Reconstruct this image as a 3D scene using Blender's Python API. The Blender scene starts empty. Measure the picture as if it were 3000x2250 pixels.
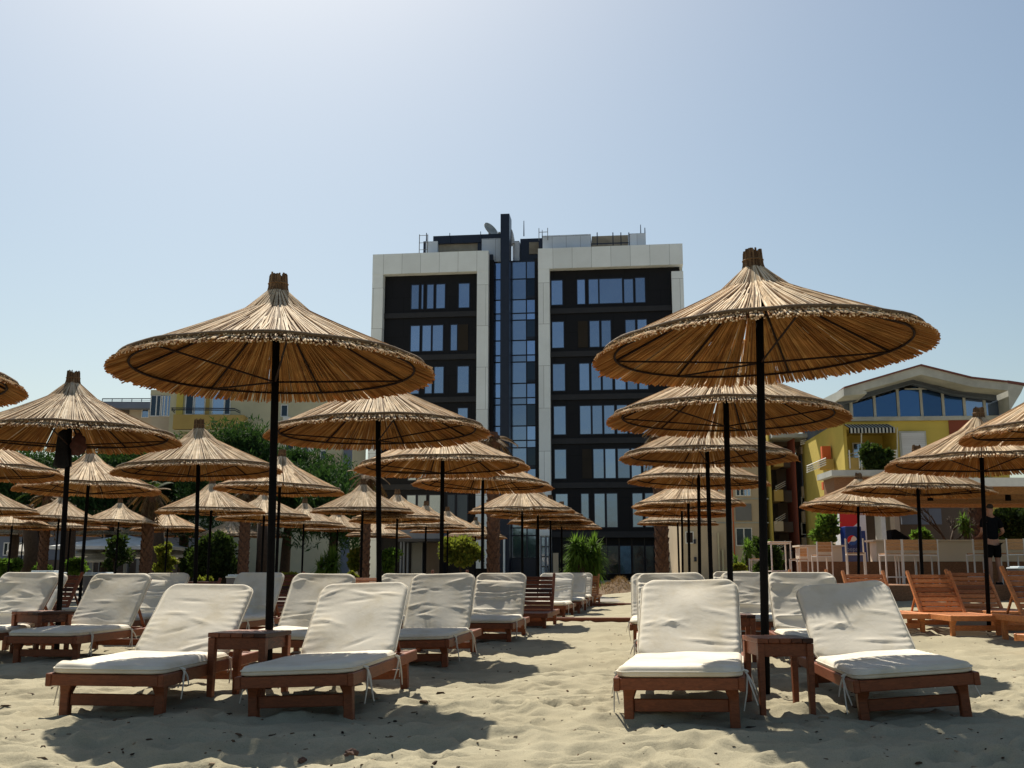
import bpy, bmesh, math, random
import numpy as np
from mathutils import Vector, Matrix, Quaternion
random.seed(11); RNG = np.random.default_rng(11)
PI = math.pi
D2P = 3000/2212.0
F = 3000.0; HZ = 1679.0; CAMZ = 0.85
TH = math.atan((HZ-1125)/F); CT, ST = math.cos(TH), math.sin(TH)
scene = bpy.context.scene
COL = scene.collection

def at(px, py, Y):
    x = (px-1500)/F; u = (1125-py)/F
    dy = CT-u*ST; dz = ST+u*CT
    t = Y/dy
    return Vector((x*t, Y, CAMZ+dz*t))
def atd(x, y, Y): return at(x*D2P, y*D2P, Y)
def atdepth(x, y, t):
    x = (x*D2P-1500)/F; u = (1125-y*D2P)/F
    return Vector((x*t, (CT-u*ST)*t, CAMZ+(ST+u*CT)*t))

# ---------------------------------------------------------------- helpers
def tag(o, label=None, cat=None, group=None, kind=None):
    if label: o['label'] = label
    if cat: o['category'] = cat
    if group: o['group'] = group
    if kind: o['kind'] = kind
    return o
def empty(name, loc=(0,0,0), rz=0.0):
    o = bpy.data.objects.new(name, None); COL.objects.link(o)
    o.location = loc; o.rotation_euler = (0,0,rz); o.empty_display_size = .1
    return o
def copy_tree(o, parent=None):
    c = o.copy(); COL.objects.link(c); c.parent = parent
    for ch in o.children: copy_tree(ch, c)
    return c
def link_mesh(name, me, parent=None, loc=(0,0,0), rot=(0,0,0)):
    o = bpy.data.objects.new(name, me); COL.objects.link(o)
    o.parent = parent; o.location = loc; o.rotation_euler = rot
    return o

class MB:
    def __init__(s): s.v = []; s.f = []; s.mi = []; s.cur = 0
    def add(s, vs, fs):
        b = len(s.v); s.v.extend([tuple(p) for p in vs])
        for f in fs: s.f.append([i+b for i in f]); s.mi.append(s.cur)
    def box(s, x0, x1, y0, y1, z0, z1):
        s.add([(x0,y0,z0),(x1,y0,z0),(x1,y1,z0),(x0,y1,z0),(x0,y0,z1),(x1,y0,z1),(x1,y1,z1),(x0,y1,z1)],
              [(0,3,2,1),(4,5,6,7),(0,1,5,4),(1,2,6,5),(2,3,7,6),(3,0,4,7)])
    def frustum(s, b, t):   # two quads of 4 points
        s.add(list(b)+list(t), [(0,3,2,1),(4,5,6,7),(0,1,5,4),(1,2,6,5),(2,3,7,6),(3,0,4,7)])
    def bar(s, p, q, w, h, up=(0,0,1)):
        p = Vector(p); q = Vector(q); d = (q-p).normalized(); u = Vector(up)
        if abs(d.dot(u)) > .98: u = Vector((0,1,0))
        a = d.cross(u).normalized()*(w/2); b = a.cross(d).normalized()*(h/2)
        s.frustum([p-a-b,p+a-b,p+a+b,p-a+b],[q-a-b,q+a-b,q+a+b,q-a+b])
    def tube(s, pts, rad, n=8, cap=True):
        pts = [Vector(p) for p in pts]
        if not hasattr(rad, '__len__'): rad = [rad]*len(pts)
        rings = []; prev = None; b0 = len(s.v)
        for i, p in enumerate(pts):
            d = (pts[min(i+1,len(pts)-1)]-pts[max(i-1,0)]).normalized()
            if prev is None:
                u = Vector((0,0,1)) if abs(d.z) < .9 else Vector((1,0,0))
                a = d.cross(u).normalized()
            else:
                a = (prev - d*prev.dot(d)).normalized()
            prev = a; b = d.cross(a)
            for k in range(n):
                t = 2*PI*k/n
                s.v.append(tuple(p+(a*math.cos(t)+b*math.sin(t))*rad[i]))
        for i in range(len(pts)-1):
            for k in range(n):
                k2 = (k+1) % n
                s.f.append([b0+i*n+k, b0+i*n+k2, b0+(i+1)*n+k2, b0+(i+1)*n+k]); s.mi.append(s.cur)
        if cap:
            s.f.append([b0+k for k in range(n)][::-1]); s.mi.append(s.cur)
            e = b0+(len(pts)-1)*n
            s.f.append([e+k for k in range(n)]); s.mi.append(s.cur)
    def lathe(s, prof, n=24, c=(0,0,0), fn=None):
        b0 = len(s.v)
        for r, z in prof:
            for k in range(n):
                t = 2*PI*k/n; rr = r*(fn(t, z) if fn else 1)
                s.v.append((c[0]+rr*math.cos(t), c[1]+rr*math.sin(t), c[2]+z))
        for i in range(len(prof)-1):
            for k in range(n):
                k2 = (k+1) % n
                s.f.append([b0+i*n+k, b0+i*n+k2, b0+(i+1)*n+k2, b0+(i+1)*n+k]); s.mi.append(s.cur)
        s.f.append([b0+k for k in range(n)][::-1]); s.mi.append(s.cur)
        e = b0+(len(prof)-1)*n; s.f.append([e+k for k in range(n)]); s.mi.append(s.cur)
    def prism(s, poly, d):   # poly: 3d points (planar), extruded along d
        n = len(poly); poly = [Vector(p) for p in poly]; d = Vector(d)
        s.add(poly+[p+d for p in poly], [list(range(n))[::-1], list(range(n,2*n))]+[[i,(i+1)%n,n+(i+1)%n,n+i] for i in range(n)])
    def mesh(s, name, mats, bevel=0.0, smooth=False):
        me = bpy.data.meshes.new(name)
        me.from_pydata(s.v, [], s.f)
        if not isinstance(mats, (list, tuple)): mats = [mats]
        for m in mats: me.materials.append(m)
        me.polygons.foreach_set('material_index', s.mi)
        bm = bmesh.new(); bm.from_mesh(me)
        bmesh.ops.recalc_face_normals(bm, faces=bm.faces)
        if bevel:
            bmesh.ops.bevel(bm, geom=bm.edges, offset=bevel, segments=1, affect='EDGES', profile=.6, clamp_overlap=True)
        bm.to_mesh(me); bm.free()
        if smooth: me.polygons.foreach_set('use_smooth', [True]*len(me.polygons))
        me.update()
        return me
    def build(s, name, mats, parent=None, loc=(0,0,0), rot=(0,0,0), bevel=0.0, smooth=False):
        return link_mesh(name, s.mesh(name, mats, bevel, smooth), parent, loc, rot)

# ---------------------------------------------------------------- materials
def mat(name):
    m = bpy.data.materials.new(name); m.use_nodes = True
    nt = m.node_tree; b = nt.nodes['Principled BSDF']
    return m, nt, b
def N(nt, t, **kw):
    n = nt.nodes.new(t)
    for k, v in kw.items():
        if k in n.inputs: n.inputs[k].default_value = v
        else: setattr(n, k, v)
    return n
def ramp(nt, stops):
    r = nt.nodes.new('ShaderNodeValToRGB'); e = r.color_ramp.elements
    while len(e) < len(stops): e.new(.5)
    for i, (p, c) in enumerate(stops):
        e[i].position = p; e[i].color = (*c, 1)
    return r
def simple(name, col, rough=.6, var=.12, scale=6.0, bump=0.0, bscale=60, metal=0.0, spec=.4, coords='Object'):
    """plain surface with a little uneven colour and grain"""
    m, nt, b = mat(name); L = nt.links
    tc = N(nt, 'ShaderNodeTexCoord')
    no = N(nt, 'ShaderNodeTexNoise', Scale=scale, Detail=6.0, Roughness=.65)
    L.new(tc.outputs[coords], no.inputs['Vector'])
    c = np.array(col)
    r = ramp(nt, [(.25, tuple(c*(1-var))), (.75, tuple(np.minimum(c*(1+var), 1)))])
    L.new(no.outputs['Fac'], r.inputs['Fac']); L.new(r.outputs['Color'], b.inputs['Base Color'])
    b.inputs['Roughness'].default_value = rough; b.inputs['Metallic'].default_value = metal
    b.inputs['Specular IOR Level'].default_value = spec
    if bump:
        n2 = N(nt, 'ShaderNodeTexNoise', Scale=float(bscale), Detail=5.0)
        L.new(tc.outputs[coords], n2.inputs['Vector'])
        bp = N(nt, 'ShaderNodeBump', Strength=bump, Distance=.02)
        L.new(n2.outputs['Fac'], bp.inputs['Height']); L.new(bp.outputs['Normal'], b.inputs['Normal'])
    return m
def island_mat(name, stops, trans=None, tfac=.3, rough=.7, spec=.1, noise=None):
    """random tint per separate piece (reed, leaf), thin pieces let some light through"""
    m, nt, b = mat(name); L = nt.links
    g = N(nt, 'ShaderNodeNewGeometry')
    r = ramp(nt, stops)
    L.new(g.outputs['Random Per Island'], r.inputs['Fac'])
    col = r.outputs['Color']
    if noise:
        tc = N(nt, 'ShaderNodeTexCoord'); no = N(nt, 'ShaderNodeTexNoise', Scale=noise[0], Detail=4.0)
        L.new(tc.outputs['Object'], no.inputs['Vector'])
        mr = N(nt, 'ShaderNodeMapRange'); mr.inputs['From Min'].default_value=.3; mr.inputs['From Max'].default_value=.7
        mr.inputs['To Min'].default_value=1-noise[1]; mr.inputs['To Max'].default_value=1+noise[1]
        L.new(no.outputs['Fac'], mr.inputs['Value'])
        oi = N(nt, 'ShaderNodeObjectInfo'); m2 = N(nt, 'ShaderNodeMapRange'); m2.inputs['To Min'].default_value = .80; m2.inputs['To Max'].default_value = 1.10
        L.new(oi.outputs['Random'], m2.inputs['Value']); mm = N(nt, 'ShaderNodeMath', operation='MULTIPLY'); L.new(mr.outputs['Result'], mm.inputs[0]); L.new(m2.outputs['Result'], mm.inputs[1]); mr = mm; mr_out = mm.outputs[0]
        mx = N(nt, 'ShaderNodeVectorMath', operation='SCALE')
        L.new(col, mx.inputs[0]); L.new(mr_out, mx.inputs['Scale']); col = mx.outputs['Vector']
    L.new(col, b.inputs['Base Color'])
    b.inputs['Roughness'].default_value = rough; b.inputs['Specular IOR Level'].default_value = spec
    if trans:
        t = N(nt, 'ShaderNodeBsdfTranslucent'); t.inputs['Color'].default_value = (*trans, 1)
        mix = N(nt, 'ShaderNodeMixShader'); mix.inputs['Fac'].default_value = tfac
        out = nt.nodes['Material Output']
        L.new(b.outputs['BSDF'], mix.inputs[1]); L.new(t.outputs['BSDF'], mix.inputs[2]); L.new(mix.outputs['Shader'], out.inputs['Surface'])
    return m
M = {}
M['reed'] = island_mat('reed', [(0,(.09,.05,.025)),(.13,(.26,.165,.085)),(.30,(.60,.455,.285)),(.65,(.79,.64,.44)),(.87,(.87,.75,.56)),(1,(.46,.33,.20))], trans=(.78,.50,.24), tfac=.26, rough=.75, spec=.10, noise=(9.0,.25))  # darkest tints put the shade between reeds into single reeds
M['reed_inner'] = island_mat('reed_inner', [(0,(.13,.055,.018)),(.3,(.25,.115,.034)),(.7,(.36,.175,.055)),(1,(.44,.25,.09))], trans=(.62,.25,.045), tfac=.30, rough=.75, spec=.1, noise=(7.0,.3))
M['reed_old'] = island_mat('reed_old', [(0,(.08,.045,.025)),(.5,(.15,.09,.05)),(1,(.24,.16,.09))], rough=.8, noise=(14.0,.25))
M['binding'] = simple('binding', (.13,.085,.05), .85, .35, 40, .5, 120)
M['black_metal'] = simple('black_metal', (.006,.0055,.006), .75, .3, 12, .08, 200, spec=.06)
M['rust_metal'] = simple('rust_metal', (.022,.012,.009), .8, .35, 20, .15, 150, spec=.08)
def wood(name, c0, c1, rough=.5):
    m, nt, b = mat(name); L = nt.links
    tc = N(nt, 'ShaderNodeTexCoord'); mp = N(nt, 'ShaderNodeMapping')
    oi = N(nt, 'ShaderNodeObjectInfo'); ad = N(nt, 'ShaderNodeVectorMath', operation='ADD')
    L.new(tc.outputs['Object'], ad.inputs[0]); L.new(oi.outputs['Random'], ad.inputs[1])
    L.new(ad.outputs['Vector'], mp.inputs['Vector']); mp.inputs['Scale'].default_value = (4, 4, 14)
    no = N(nt, 'ShaderNodeTexNoise', Scale=5.0, Detail=8.0, Roughness=.7, Distortion=.8)
    L.new(mp.outputs['Vector'], no.inputs['Vector'])
    g = N(nt, 'ShaderNodeNewGeometry')
    mixv = N(nt, 'ShaderNodeMath', operation='MULTIPLY_ADD'); mixv.inputs[1].default_value = .42
    L.new(g.outputs['Random Per Island'], mixv.inputs[0]); 
    s2 = N(nt, 'ShaderNodeMath', operation='SUBTRACT'); s2.inputs[1].default_value = .17
    L.new(no.outputs['Fac'], s2.inputs[0]); L.new(s2.outputs[0], mixv.inputs[2])
    r = ramp(nt, [(.18, tuple(np.array(c0)*.7)), (.40, c0), (.58, c1), (.90, tuple(np.array(c1)*1.7))])
    L.new(mixv.outputs[0], r.inputs['Fac']); L.new(r.outputs['Color'], b.inputs['Base Color'])
    b.inputs['Roughness'].default_value = rough; b.inputs['Specular IOR Level'].default_value = .3
    bp = N(nt, 'ShaderNodeBump', Strength=.25, Distance=.004)
    L.new(no.outputs['Fac'], bp.inputs['Height']); L.new(bp.outputs['Normal'], b.inputs['Normal'])
    return m
M['wood'] = wood('stained_wood', (.045,.012,.005), (.150,.043,.016))
M['wood_bare'] = wood('orange_wood', (.26,.085,.026), (.44,.165,.055), .5)
M['wood_light'] = wood('pale_wood', (.22,.11,.05), (.40,.22,.10), .6)
def fabric(name, col, tcol):
    m, nt, b = mat(name); L = nt.links
    tc = N(nt, 'ShaderNodeTexCoord')
    oi = N(nt, 'ShaderNodeObjectInfo'); ad = N(nt, 'ShaderNodeVectorMath', operation='ADD')
    L.new(tc.outputs['Object'], ad.inputs[0]); L.new(oi.outputs['Random'], ad.inputs[1])
    no = N(nt, 'ShaderNodeTexNoise', Scale=3.5, Detail=7.0, Roughness=.6)
    L.new(ad.outputs['Vector'], no.inputs['Vector'])
    c = np.array(col)
    r = ramp(nt, [(.28, tuple(c*np.array((.80,.77,.70)))), (.5, tuple(c*.96)), (.75, tuple(c))])
    L.new(no.outputs['Fac'], r.inputs['Fac']); L.new(r.outputs['Color'], b.inputs['Base Color'])
    ns = N(nt, 'ShaderNodeTexNoise', Scale=1.7, Detail=9.0, Roughness=.75, Distortion=1.2); L.new(ad.outputs['Vector'], ns.inputs['Vector'])
    rs = ramp(nt, [(.50,(1,1,1)), (.62,(.90,.86,.77)), (.70,(.78,.72,.62)), (.74,(.97,.95,.92))]); L.new(ns.outputs['Fac'], rs.inputs['Fac'])
    ms = N(nt, 'ShaderNodeMixRGB', blend_type='MULTIPLY'); ms.inputs['Fac'].default_value = .55
    L.new(r.outputs['Color'], ms.inputs[1]); L.new(rs.outputs['Color'], ms.inputs[2]); L.new(ms.outputs['Color'], b.inputs['Base Color'])
    b.inputs['Roughness'].default_value = .9; b.inputs['Specular IOR Level'].default_value = .1
    n2 = N(nt, 'ShaderNodeTexNoise', Scale=22.0, Detail=6.0, Distortion=.6); L.new(ad.outputs['Vector'], n2.inputs['Vector'])
    bp = N(nt, 'ShaderNodeBump', Strength=.22, Distance=.008)
    L.new(n2.outputs['Fac'], bp.inputs['Height']); L.new(bp.outputs['Normal'], b.inputs['Normal'])
    t = N(nt, 'ShaderNodeBsdfTranslucent'); t.inputs['Color'].default_value = (*tcol, 1)
    mix = N(nt, 'ShaderNodeMixShader'); mix.inputs['Fac'].default_value = .16
    L.new(b.outputs['BSDF'], mix.inputs[1]); L.new(t.outputs['BSDF'], mix.inputs[2]); L.new(mix.outputs['Shader'], nt.nodes['Material Output'].inputs['Surface'])
    return m
M['cushion'] = fabric('cream_canvas', (.82,.765,.655), (.80,.70,.54))
M['tie'] = simple('tie_tape', (.66,.62,.54), .9, .15, 40)
M['white_fabric'] = fabric('white_canvas', (.82,.81,.78), (.8,.78,.7))

def glass(name, col, rough=.06, metal=.85):
    m, nt, b = mat(name); L = nt.links
    g = N(nt, 'ShaderNodeNewGeometry'); oi = N(nt, 'ShaderNodeObjectInfo')
    c = np.array(col)
    r = ramp(nt, [(0, tuple(c*.72)), (1, tuple(np.minimum(c*1.2,1)))])
    L.new(oi.outputs['Random'], r.inputs['Fac']); L.new(r.outputs['Color'], b.inputs['Base Color'])
    b.inputs['Metallic'].default_value = metal; b.inputs['Roughness'].default_value = rough
    tc = N(nt, 'ShaderNodeTexCoord'); no = N(nt, 'ShaderNodeTexNoise', Scale=.6, Detail=2.0)
    L.new(tc.outputs['Object'], no.inputs['Vector'])
    bp = N(nt, 'ShaderNodeBump', Strength=.14, Distance=.1); L.new(no.outputs['Fac'], bp.inputs['Height']); L.new(bp.outputs['Normal'], b.inputs['Normal'])
    return m
M['glass'] = glass('coated_glass', (.25,.31,.43))
M['glass_tint'] = glass('tinted_glass', (.25,.33,.50))
M['glass_dark'] = glass('dark_glass', (.035,.045,.06))
M['glass_deep'] = glass('deep_blue_glass', (.045,.095,.20), .08)

def cladding(name, col, seam, w, h, coords='Object', rough=.45, off=0.5, mort=.012):
    """flat panels with thin open joints"""
    m, nt, b = mat(name); L = nt.links
    tc = N(nt, 'ShaderNodeTexCoord'); sp = N(nt, 'ShaderNodeSeparateXYZ'); cb = N(nt, 'ShaderNodeCombineXYZ')
    L.new(tc.outputs[coords], sp.inputs[0])
    sm = N(nt, 'ShaderNodeMath', operation='ADD'); L.new(sp.outputs['X'], sm.inputs[0]); L.new(sp.outputs['Y'], sm.inputs[1])
    L.new(sm.outputs[0], cb.inputs['X']); L.new(sp.outputs['Z'], cb.inputs['Y'])
    br = N(nt, 'ShaderNodeTexBrick'); br.offset = off
    c = np.array(col)
    br.inputs['Color1'].default_value = (*(c*.93), 1); br.inputs['Color2'].default_value = (*np.minimum(c*1.06,1), 1); br.inputs['Mortar'].default_value = (*seam, 1)
    br.inputs['Scale'].default_value = 1.0; br.inputs['Mortar Size'].default_value = mort; br.inputs['Brick Width'].default_value = w; br.inputs['Row Height'].default_value = h
    L.new(cb.outputs[0], br.inputs['Vector'])
    no = N(nt, 'ShaderNodeTexNoise', Scale=.5, Detail=6.0, Roughness=.7); L.new(tc.outputs[coords], no.inputs['Vector'])
    mx = N(nt, 'ShaderNodeMixRGB', blend_type='MULTIPLY'); mx.inputs['Fac'].default_value = .5
    r = ramp(nt, [(.3, (.80,.79,.77)), (.65, (1,1,1))]); L.new(no.outputs['Fac'], r.inputs['Fac'])
    L.new(br.outputs['Color'], mx.inputs[1]); L.new(r.outputs['Color'], mx.inputs[2])
    L.new(mx.outputs['Color'], b.inputs['Base Color']); b.inputs['Roughness'].default_value = rough; b.inputs['Specular IOR Level'].default_value = .2
    return m
M['white_panel'] = cladding('white_panel', (.82,.86,.88), (.25,.26,.27), 1.55, 3.4)
M['blue_panel'] = cladding('pale_blue_panel', (.60,.66,.74), (.16,.18,.23), 1.15, 4.0)
M['black_panel'] = cladding('black_panel', (.009,.0085,.011), (.003,.003,.004), 1.9, 3.3, rough=.55, mort=.02)
M['dark_band'] = simple('dark_band', (.020,.019,.022), .6, .25, 2)
M['mullion'] = simple('mullion', (.011,.015,.034), .35, .2, 3)
M['concrete'] = simple('raw_concrete', (.30,.26,.20), .9, .3, 1.2, .3, 8)
def plaster(name, col, var=.12): return simple(name, col, .9, var, .7, .12, 30, spec=.15)
M['cream_wall'] = plaster('cream_wall', (.55,.50,.34)); M['yellow_wall'] = plaster('yellow_wall', (.54,.42,.10))
M['yellow_slab'] = plaster('ochre_wall', (.44,.30,.10)); M['beige_wall'] = plaster('beige_wall', (.52,.42,.30))
M['grey_wall'] = plaster('grey_wall', (.20,.20,.20)); M['greyblue_wall'] = plaster('blue_grey_wall', (.17,.19,.24))
M['red_wall'] = plaster('rust_red_wall', (.24,.07,.045)); M['orange_wall'] = plaster('orange_wall', (.60,.14,.05))
M['boards'] = plaster('dark_boards', (.035,.028,.022)); M['shadow_wall'] = plaster('brown_shadow_wall', (.13,.10,.08)); M['fascia'] = simple('weathered_fascia', (.40,.41,.38), .8, .35, .8, .1, 12)  # shadow_wall: dark brown with the shade of recesses and doorways in its colour
M['white_paint'] = simple('white_paint', (.72,.70,.66), .5, .08, 8, spec=.3)
M['shutter'] = cladding('roller_shutter', (.62,.63,.66), (.34,.35,.38), 9, .09, off=0, mort=.008)
M['counter_top'] = plaster('sand_render', (.74,.65,.53), .08); M['counter_base'] = wood('brown_boards', (.13,.06,.03), (.24,.12,.06), .7)
M['louvre'] = simple('louvre', (.09,.11,.14), .6, .2, 3)
M['roof_red'] = simple('red_roof', (.16,.06,.05), .8, .2, 3)
M['bin_grey'] = simple('grey_plastic', (.12,.12,.14), .55, .15, 6); M['bin_lid'] = simple('pale_lid', (.55,.62,.66), .4, .1, 6)
M['cooler_blue'] = simple('cooler_blue', (.012,.035,.20), .3, .15, 3, spec=.5); M['logo_red'] = simple('logo_red', (.60,.015,.015), .4, .06, 5)
M['logo_white'] = simple('logo_white', (.75,.76,.78), .4, .05, 5); M['logo_blue'] = simple('logo_blue', (.02,.09,.40), .4, .06, 5); M['logo_pale'] = simple('logo_pale', (.22,.30,.50), .4, .06, 5)
M['dark_cloth'] = simple('dark_cloth', (.010,.010,.013), .9, .3, 15, .3, 60, spec=.1); M['bag_red'] = simple('bag_cloth', (.05,.015,.012), .85, .6, 14, .3, 40)
M['skin'] = simple('skin', (.33,.17,.11), .55, .08, 12); M['hair'] = simple('hair', (.012,.009,.007), .6, .3, 60, .4, 200)
M['shirt'] = simple('black_shirt', (.006,.007,.009), .95, .2, 20, .2, 60, spec=.05); M['shorts'] = simple('black_shorts', (.006,.006,.007), .95, .2, 20, .2, 60, spec=.05)
M['bark'] = simple('bark', (.055,.035,.022), .95, .4, 12, .8, 30); M['palm_bark'] = simple('palm_bark', (.10,.05,.03), .95, .5, 14, .6, 30)
M['pine'] = island_mat('pine_leaf', [(0,(.012,.028,.012)),(.6,(.025,.060,.020)),(1,(.05,.10,.03))], trans=(.05,.11,.02), tfac=.25)
M['leaf'] = island_mat('green_leaf', [(0,(.030,.055,.012)),(.6,(.07,.12,.022)),(1,(.13,.19,.035))], trans=(.14,.26,.03), tfac=.35)
M['leaf_dark'] = island_mat('dark_leaf', [(0,(.012,.022,.008)),(.6,(.028,.048,.014)),(1,(.05,.075,.02))], trans=(.06,.10,.015), tfac=.3)
M['leaf_yellow'] = island_mat('yellow_leaf', [(0,(.05,.07,.012)),(.6,(.13,.15,.02)),(1,(.24,.20,.03))], trans=(.22,.26,.03), tfac=.35)
M['frond_dry'] = island_mat('dry_frond', [(0,(.06,.035,.018)),(.6,(.14,.085,.04)),(1,(.22,.15,.07))], trans=(.18,.10,.03), tfac=.2)
M['stone'] = simple('stone', (.10,.055,.04), .9, .4, 25, .4, 60)
M['debris'] = island_mat('debris_bits', [(0,(.03,.02,.015)),(.6,(.10,.06,.035)),(1,(.32,.24,.16))], rough=.95)
M['dry_grass'] = island_mat('dry_grass', [(0,(.10,.06,.02)),(.5,(.20,.12,.05)),(.85,(.30,.19,.08)),(1,(.10,.12,.03))], trans=(.3,.18,.06), tfac=.25)
# ---------------------------------------------------------------- camera, light, sky
cam = bpy.data.cameras.new('camera'); co = bpy.data.objects.new('camera', cam); COL.objects.link(co)
cam.sensor_width = 36; cam.lens = 36; cam.clip_end = 5000; cam.clip_start = .05
co.location = (0,0,CAMZ); co.rotation_euler = (PI/2+TH, 0, 0); scene.camera = co
SUN = Vector((-.26, .87, 1.18)).normalized()
elev = math.asin(SUN.z); azim = math.atan2(SUN.x, SUN.y)
sl = bpy.data.lights.new('sun', 'SUN'); so = bpy.data.objects.new('sun', sl); COL.objects.link(so)
sl.energy = 5.0; sl.angle = math.radians(.5); sl.color = (1.0,.93,.80)
so.rotation_euler = SUN.to_track_quat('Z','Y').to_euler()
so.location = (-20, 60, 80)
w = bpy.data.worlds.new('World'); scene.world = w; w.use_nodes = True
nt = w.node_tree; bg = nt.nodes['Background']
sky = nt.nodes.new('ShaderNodeTexSky'); sky.sky_type = 'NISHITA'; sky.sun_disc = False
sky.sun_elevation = elev; sky.sun_rotation = azim
sky.altitude = 0; sky.air_density = 1.2; sky.dust_density = 1.6; sky.ozone_density = .3
tn = nt.nodes.new('ShaderNodeMixRGB'); tn.blend_type = 'MULTIPLY'; tn.inputs[0].default_value = 1; tn.inputs[2].default_value = (1.0,1.045,1.015,1)
nt.links.new(sky.outputs[0], tn.inputs[1]); nt.links.new(tn.outputs[0], bg.inputs['Color']); bg.inputs['Strength'].default_value = .063
scene.view_settings.view_transform = 'Standard'; scene.view_settings.look = 'None'
scene.view_settings.exposure = 0.6; scene.view_settings.gamma = 1.0
scene.cycles.max_bounces = 8; scene.cycles.diffuse_bounces = 3; scene.cycles.glossy_bounces = 3; scene.cycles.transmission_bounces = 4
scene.cycles.caustics_reflective = False; scene.cycles.caustics_refractive = False

# ---------------------------------------------------------------- ground
def vnoise(x, y, seed=0):
    xi = np.floor(x).astype(np.int64); yi = np.floor(y).astype(np.int64)
    fx = x-xi; fy = y-yi
    def h(a, b):
        n = (a*374761393 + b*668265263 + seed*1442695041) & 0xffffffff
        n = ((n ^ (n >> 13))*1274126177) & 0xffffffff
        return ((n ^ (n >> 16)) & 0xffff)/65535.0
    u = fx*fx*(3-2*fx); v = fy*fy*(3-2*fy)
    return (h(xi,yi)*(1-u)+h(xi+1,yi)*u)*(1-v)+(h(xi,yi+1)*(1-u)+h(xi+1,yi+1)*u)*v
def sstep(t): t = np.clip(t,0,1); return t*t*(3-2*t)
def ground_base(x, y):
    return .30*sstep((np.asarray(y)-11)/12)*sstep((np.asarray(x)-2.5)/4)
def ground_z(x, y):
    x = np.asarray(x, float); y = np.asarray(y, float)
    a = x*.8+y*.25; b = y*1.15-x*.2
    n1 = vnoise(a*1.3, b*1.5, 1)-.5
    n2 = 1-np.abs(2*vnoise(a*3.1+5, b*3.9, 2)-1)            # soft ridges
    n3 = 1-np.abs(2*vnoise(a*7.0, b*8.5+3, 3)-1)
    n4 = vnoise(x*19, y*19, 4)-.5
    amp = np.clip(1.0-(y-16)/20, 0, 1)
    return ground_base(x,y) + amp*(.060*n1 + .050*(n2-.66) + .030*(n3-.66) + .007*n4 + .006)
def axis_far(fine, limit, g):
    v = list(fine); d = v[-1]-v[-2]
    while v[-1] < limit: d *= g; v.append(v[-1]+d)
    return v
xp = axis_far(np.arange(0, 3.6, .03), 900, 1.035); xs = np.array([-q for q in xp[:0:-1]]+xp)
ys = np.array(axis_far(np.arange(2.2, 8.6, .026), 2600, 1.022)); ys = np.concatenate([[-40,-12,-4,-1,.6,1.4,1.9], ys])
XX, YY = np.meshgrid(xs, ys); ZZ = ground_z(XX, YY)
def prints(n):      # trodden hollows with a pushed up rim
    for _ in range(n):
        y = 3.3+11*RNG.random()**1.3; x = (RNG.random()-.5)*y*1.25; a = RNG.random()*6.28
        L_, W_, dp = RNG.uniform(.09,.16), RNG.uniform(.045,.07), RNG.uniform(.006,.020)
        j0, j1 = np.searchsorted(ys, (y-.4, y+.4)); i0, i1 = np.searchsorted(xs, (x-.4, x+.4))
        if j1-j0 < 3 or i1-i0 < 3: continue
        X_, Y_ = XX[j0:j1,i0:i1]-x, YY[j0:j1,i0:i1]-y
        u, v = X_*np.cos(a)+Y_*np.sin(a), -X_*np.sin(a)+Y_*np.cos(a); r = np.sqrt((u/L_)**2+(v/W_)**2)
        ZZ[j0:j1,i0:i1] += dp*(-np.exp(-r**4)+.75*np.exp(-((r-1.45)/.38)**2))
prints(900)
nx, ny = len(xs), len(ys)
V = np.stack([XX,YY,ZZ],-1).reshape(-1,3)
ii = (np.arange(ny-1)[:,None]*nx+np.arange(nx-1)[None,:]).reshape(-1)
Fq = np.stack([ii,ii+1,ii+nx+1,ii+nx],-1)
me = bpy.data.meshes.new('sand'); me.vertices.add(len(V)); me.vertices.foreach_set('co', V.reshape(-1))
me.loops.add(Fq.size); me.loops.foreach_set('vertex_index', Fq.reshape(-1).astype(np.int32))
me.polygons.add(len(Fq)); me.polygons.foreach_set('loop_start', (np.arange(len(Fq))*4).astype(np.int32))
me.polygons.foreach_set('use_smooth', np.ones(len(Fq), bool)); me.update(calc_edges=True)
m, nt, b = mat('beach_sand'); L = nt.links
tc = N(nt, 'ShaderNodeTexCoord')
n1 = N(nt, 'ShaderNodeTexNoise', Scale=.9, Detail=8.0, Roughness=.65); n2 = N(nt, 'ShaderNodeTexNoise', Scale=170.0, Detail=3.0)
for q in (n1, n2): L.new(tc.outputs['Object'], q.inputs['Vector'])
r1 = ramp(nt, [(.28,(.262,.234,.162)), (.55,(.332,.299,.211)), (.8,(.380,.345,.248))]); L.new(n1.outputs['Fac'], r1.inputs['Fac'])
r2 = ramp(nt, [(.3,(.72,.70,.68)), (.5,(1,1,1)), (.75,(1.0,1.0,1.0))]); L.new(n2.outputs['Fac'], r2.inputs['Fac'])
mx = N(nt, 'ShaderNodeMixRGB', blend_type='MULTIPLY'); mx.inputs['Fac'].default_value = .8
L.new(r1.outputs['Color'], mx.inputs[1]); L.new(r2.outputs['Color'], mx.inputs[2]); L.new(mx.outputs['Color'], b.inputs['Base Color'])
b.inputs['Roughness'].default_value = .95; b.inputs['Specular IOR Level'].default_value = .08
n3 = N(nt, 'ShaderNodeTexNoise', Scale=45.0, Detail=6.0, Roughness=.7); L.new(tc.outputs['Object'], n3.inputs['Vector'])
bp = N(nt, 'ShaderNodeBump', Strength=.5, Distance=.012); L.new(n3.outputs['Fac'], bp.inputs['Height']); L.new(bp.outputs['Normal'], b.inputs['Normal'])
me.materials.append(m)
tag(link_mesh('sand', me), 'pale trodden beach sand under the loungers', kind='structure')
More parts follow.
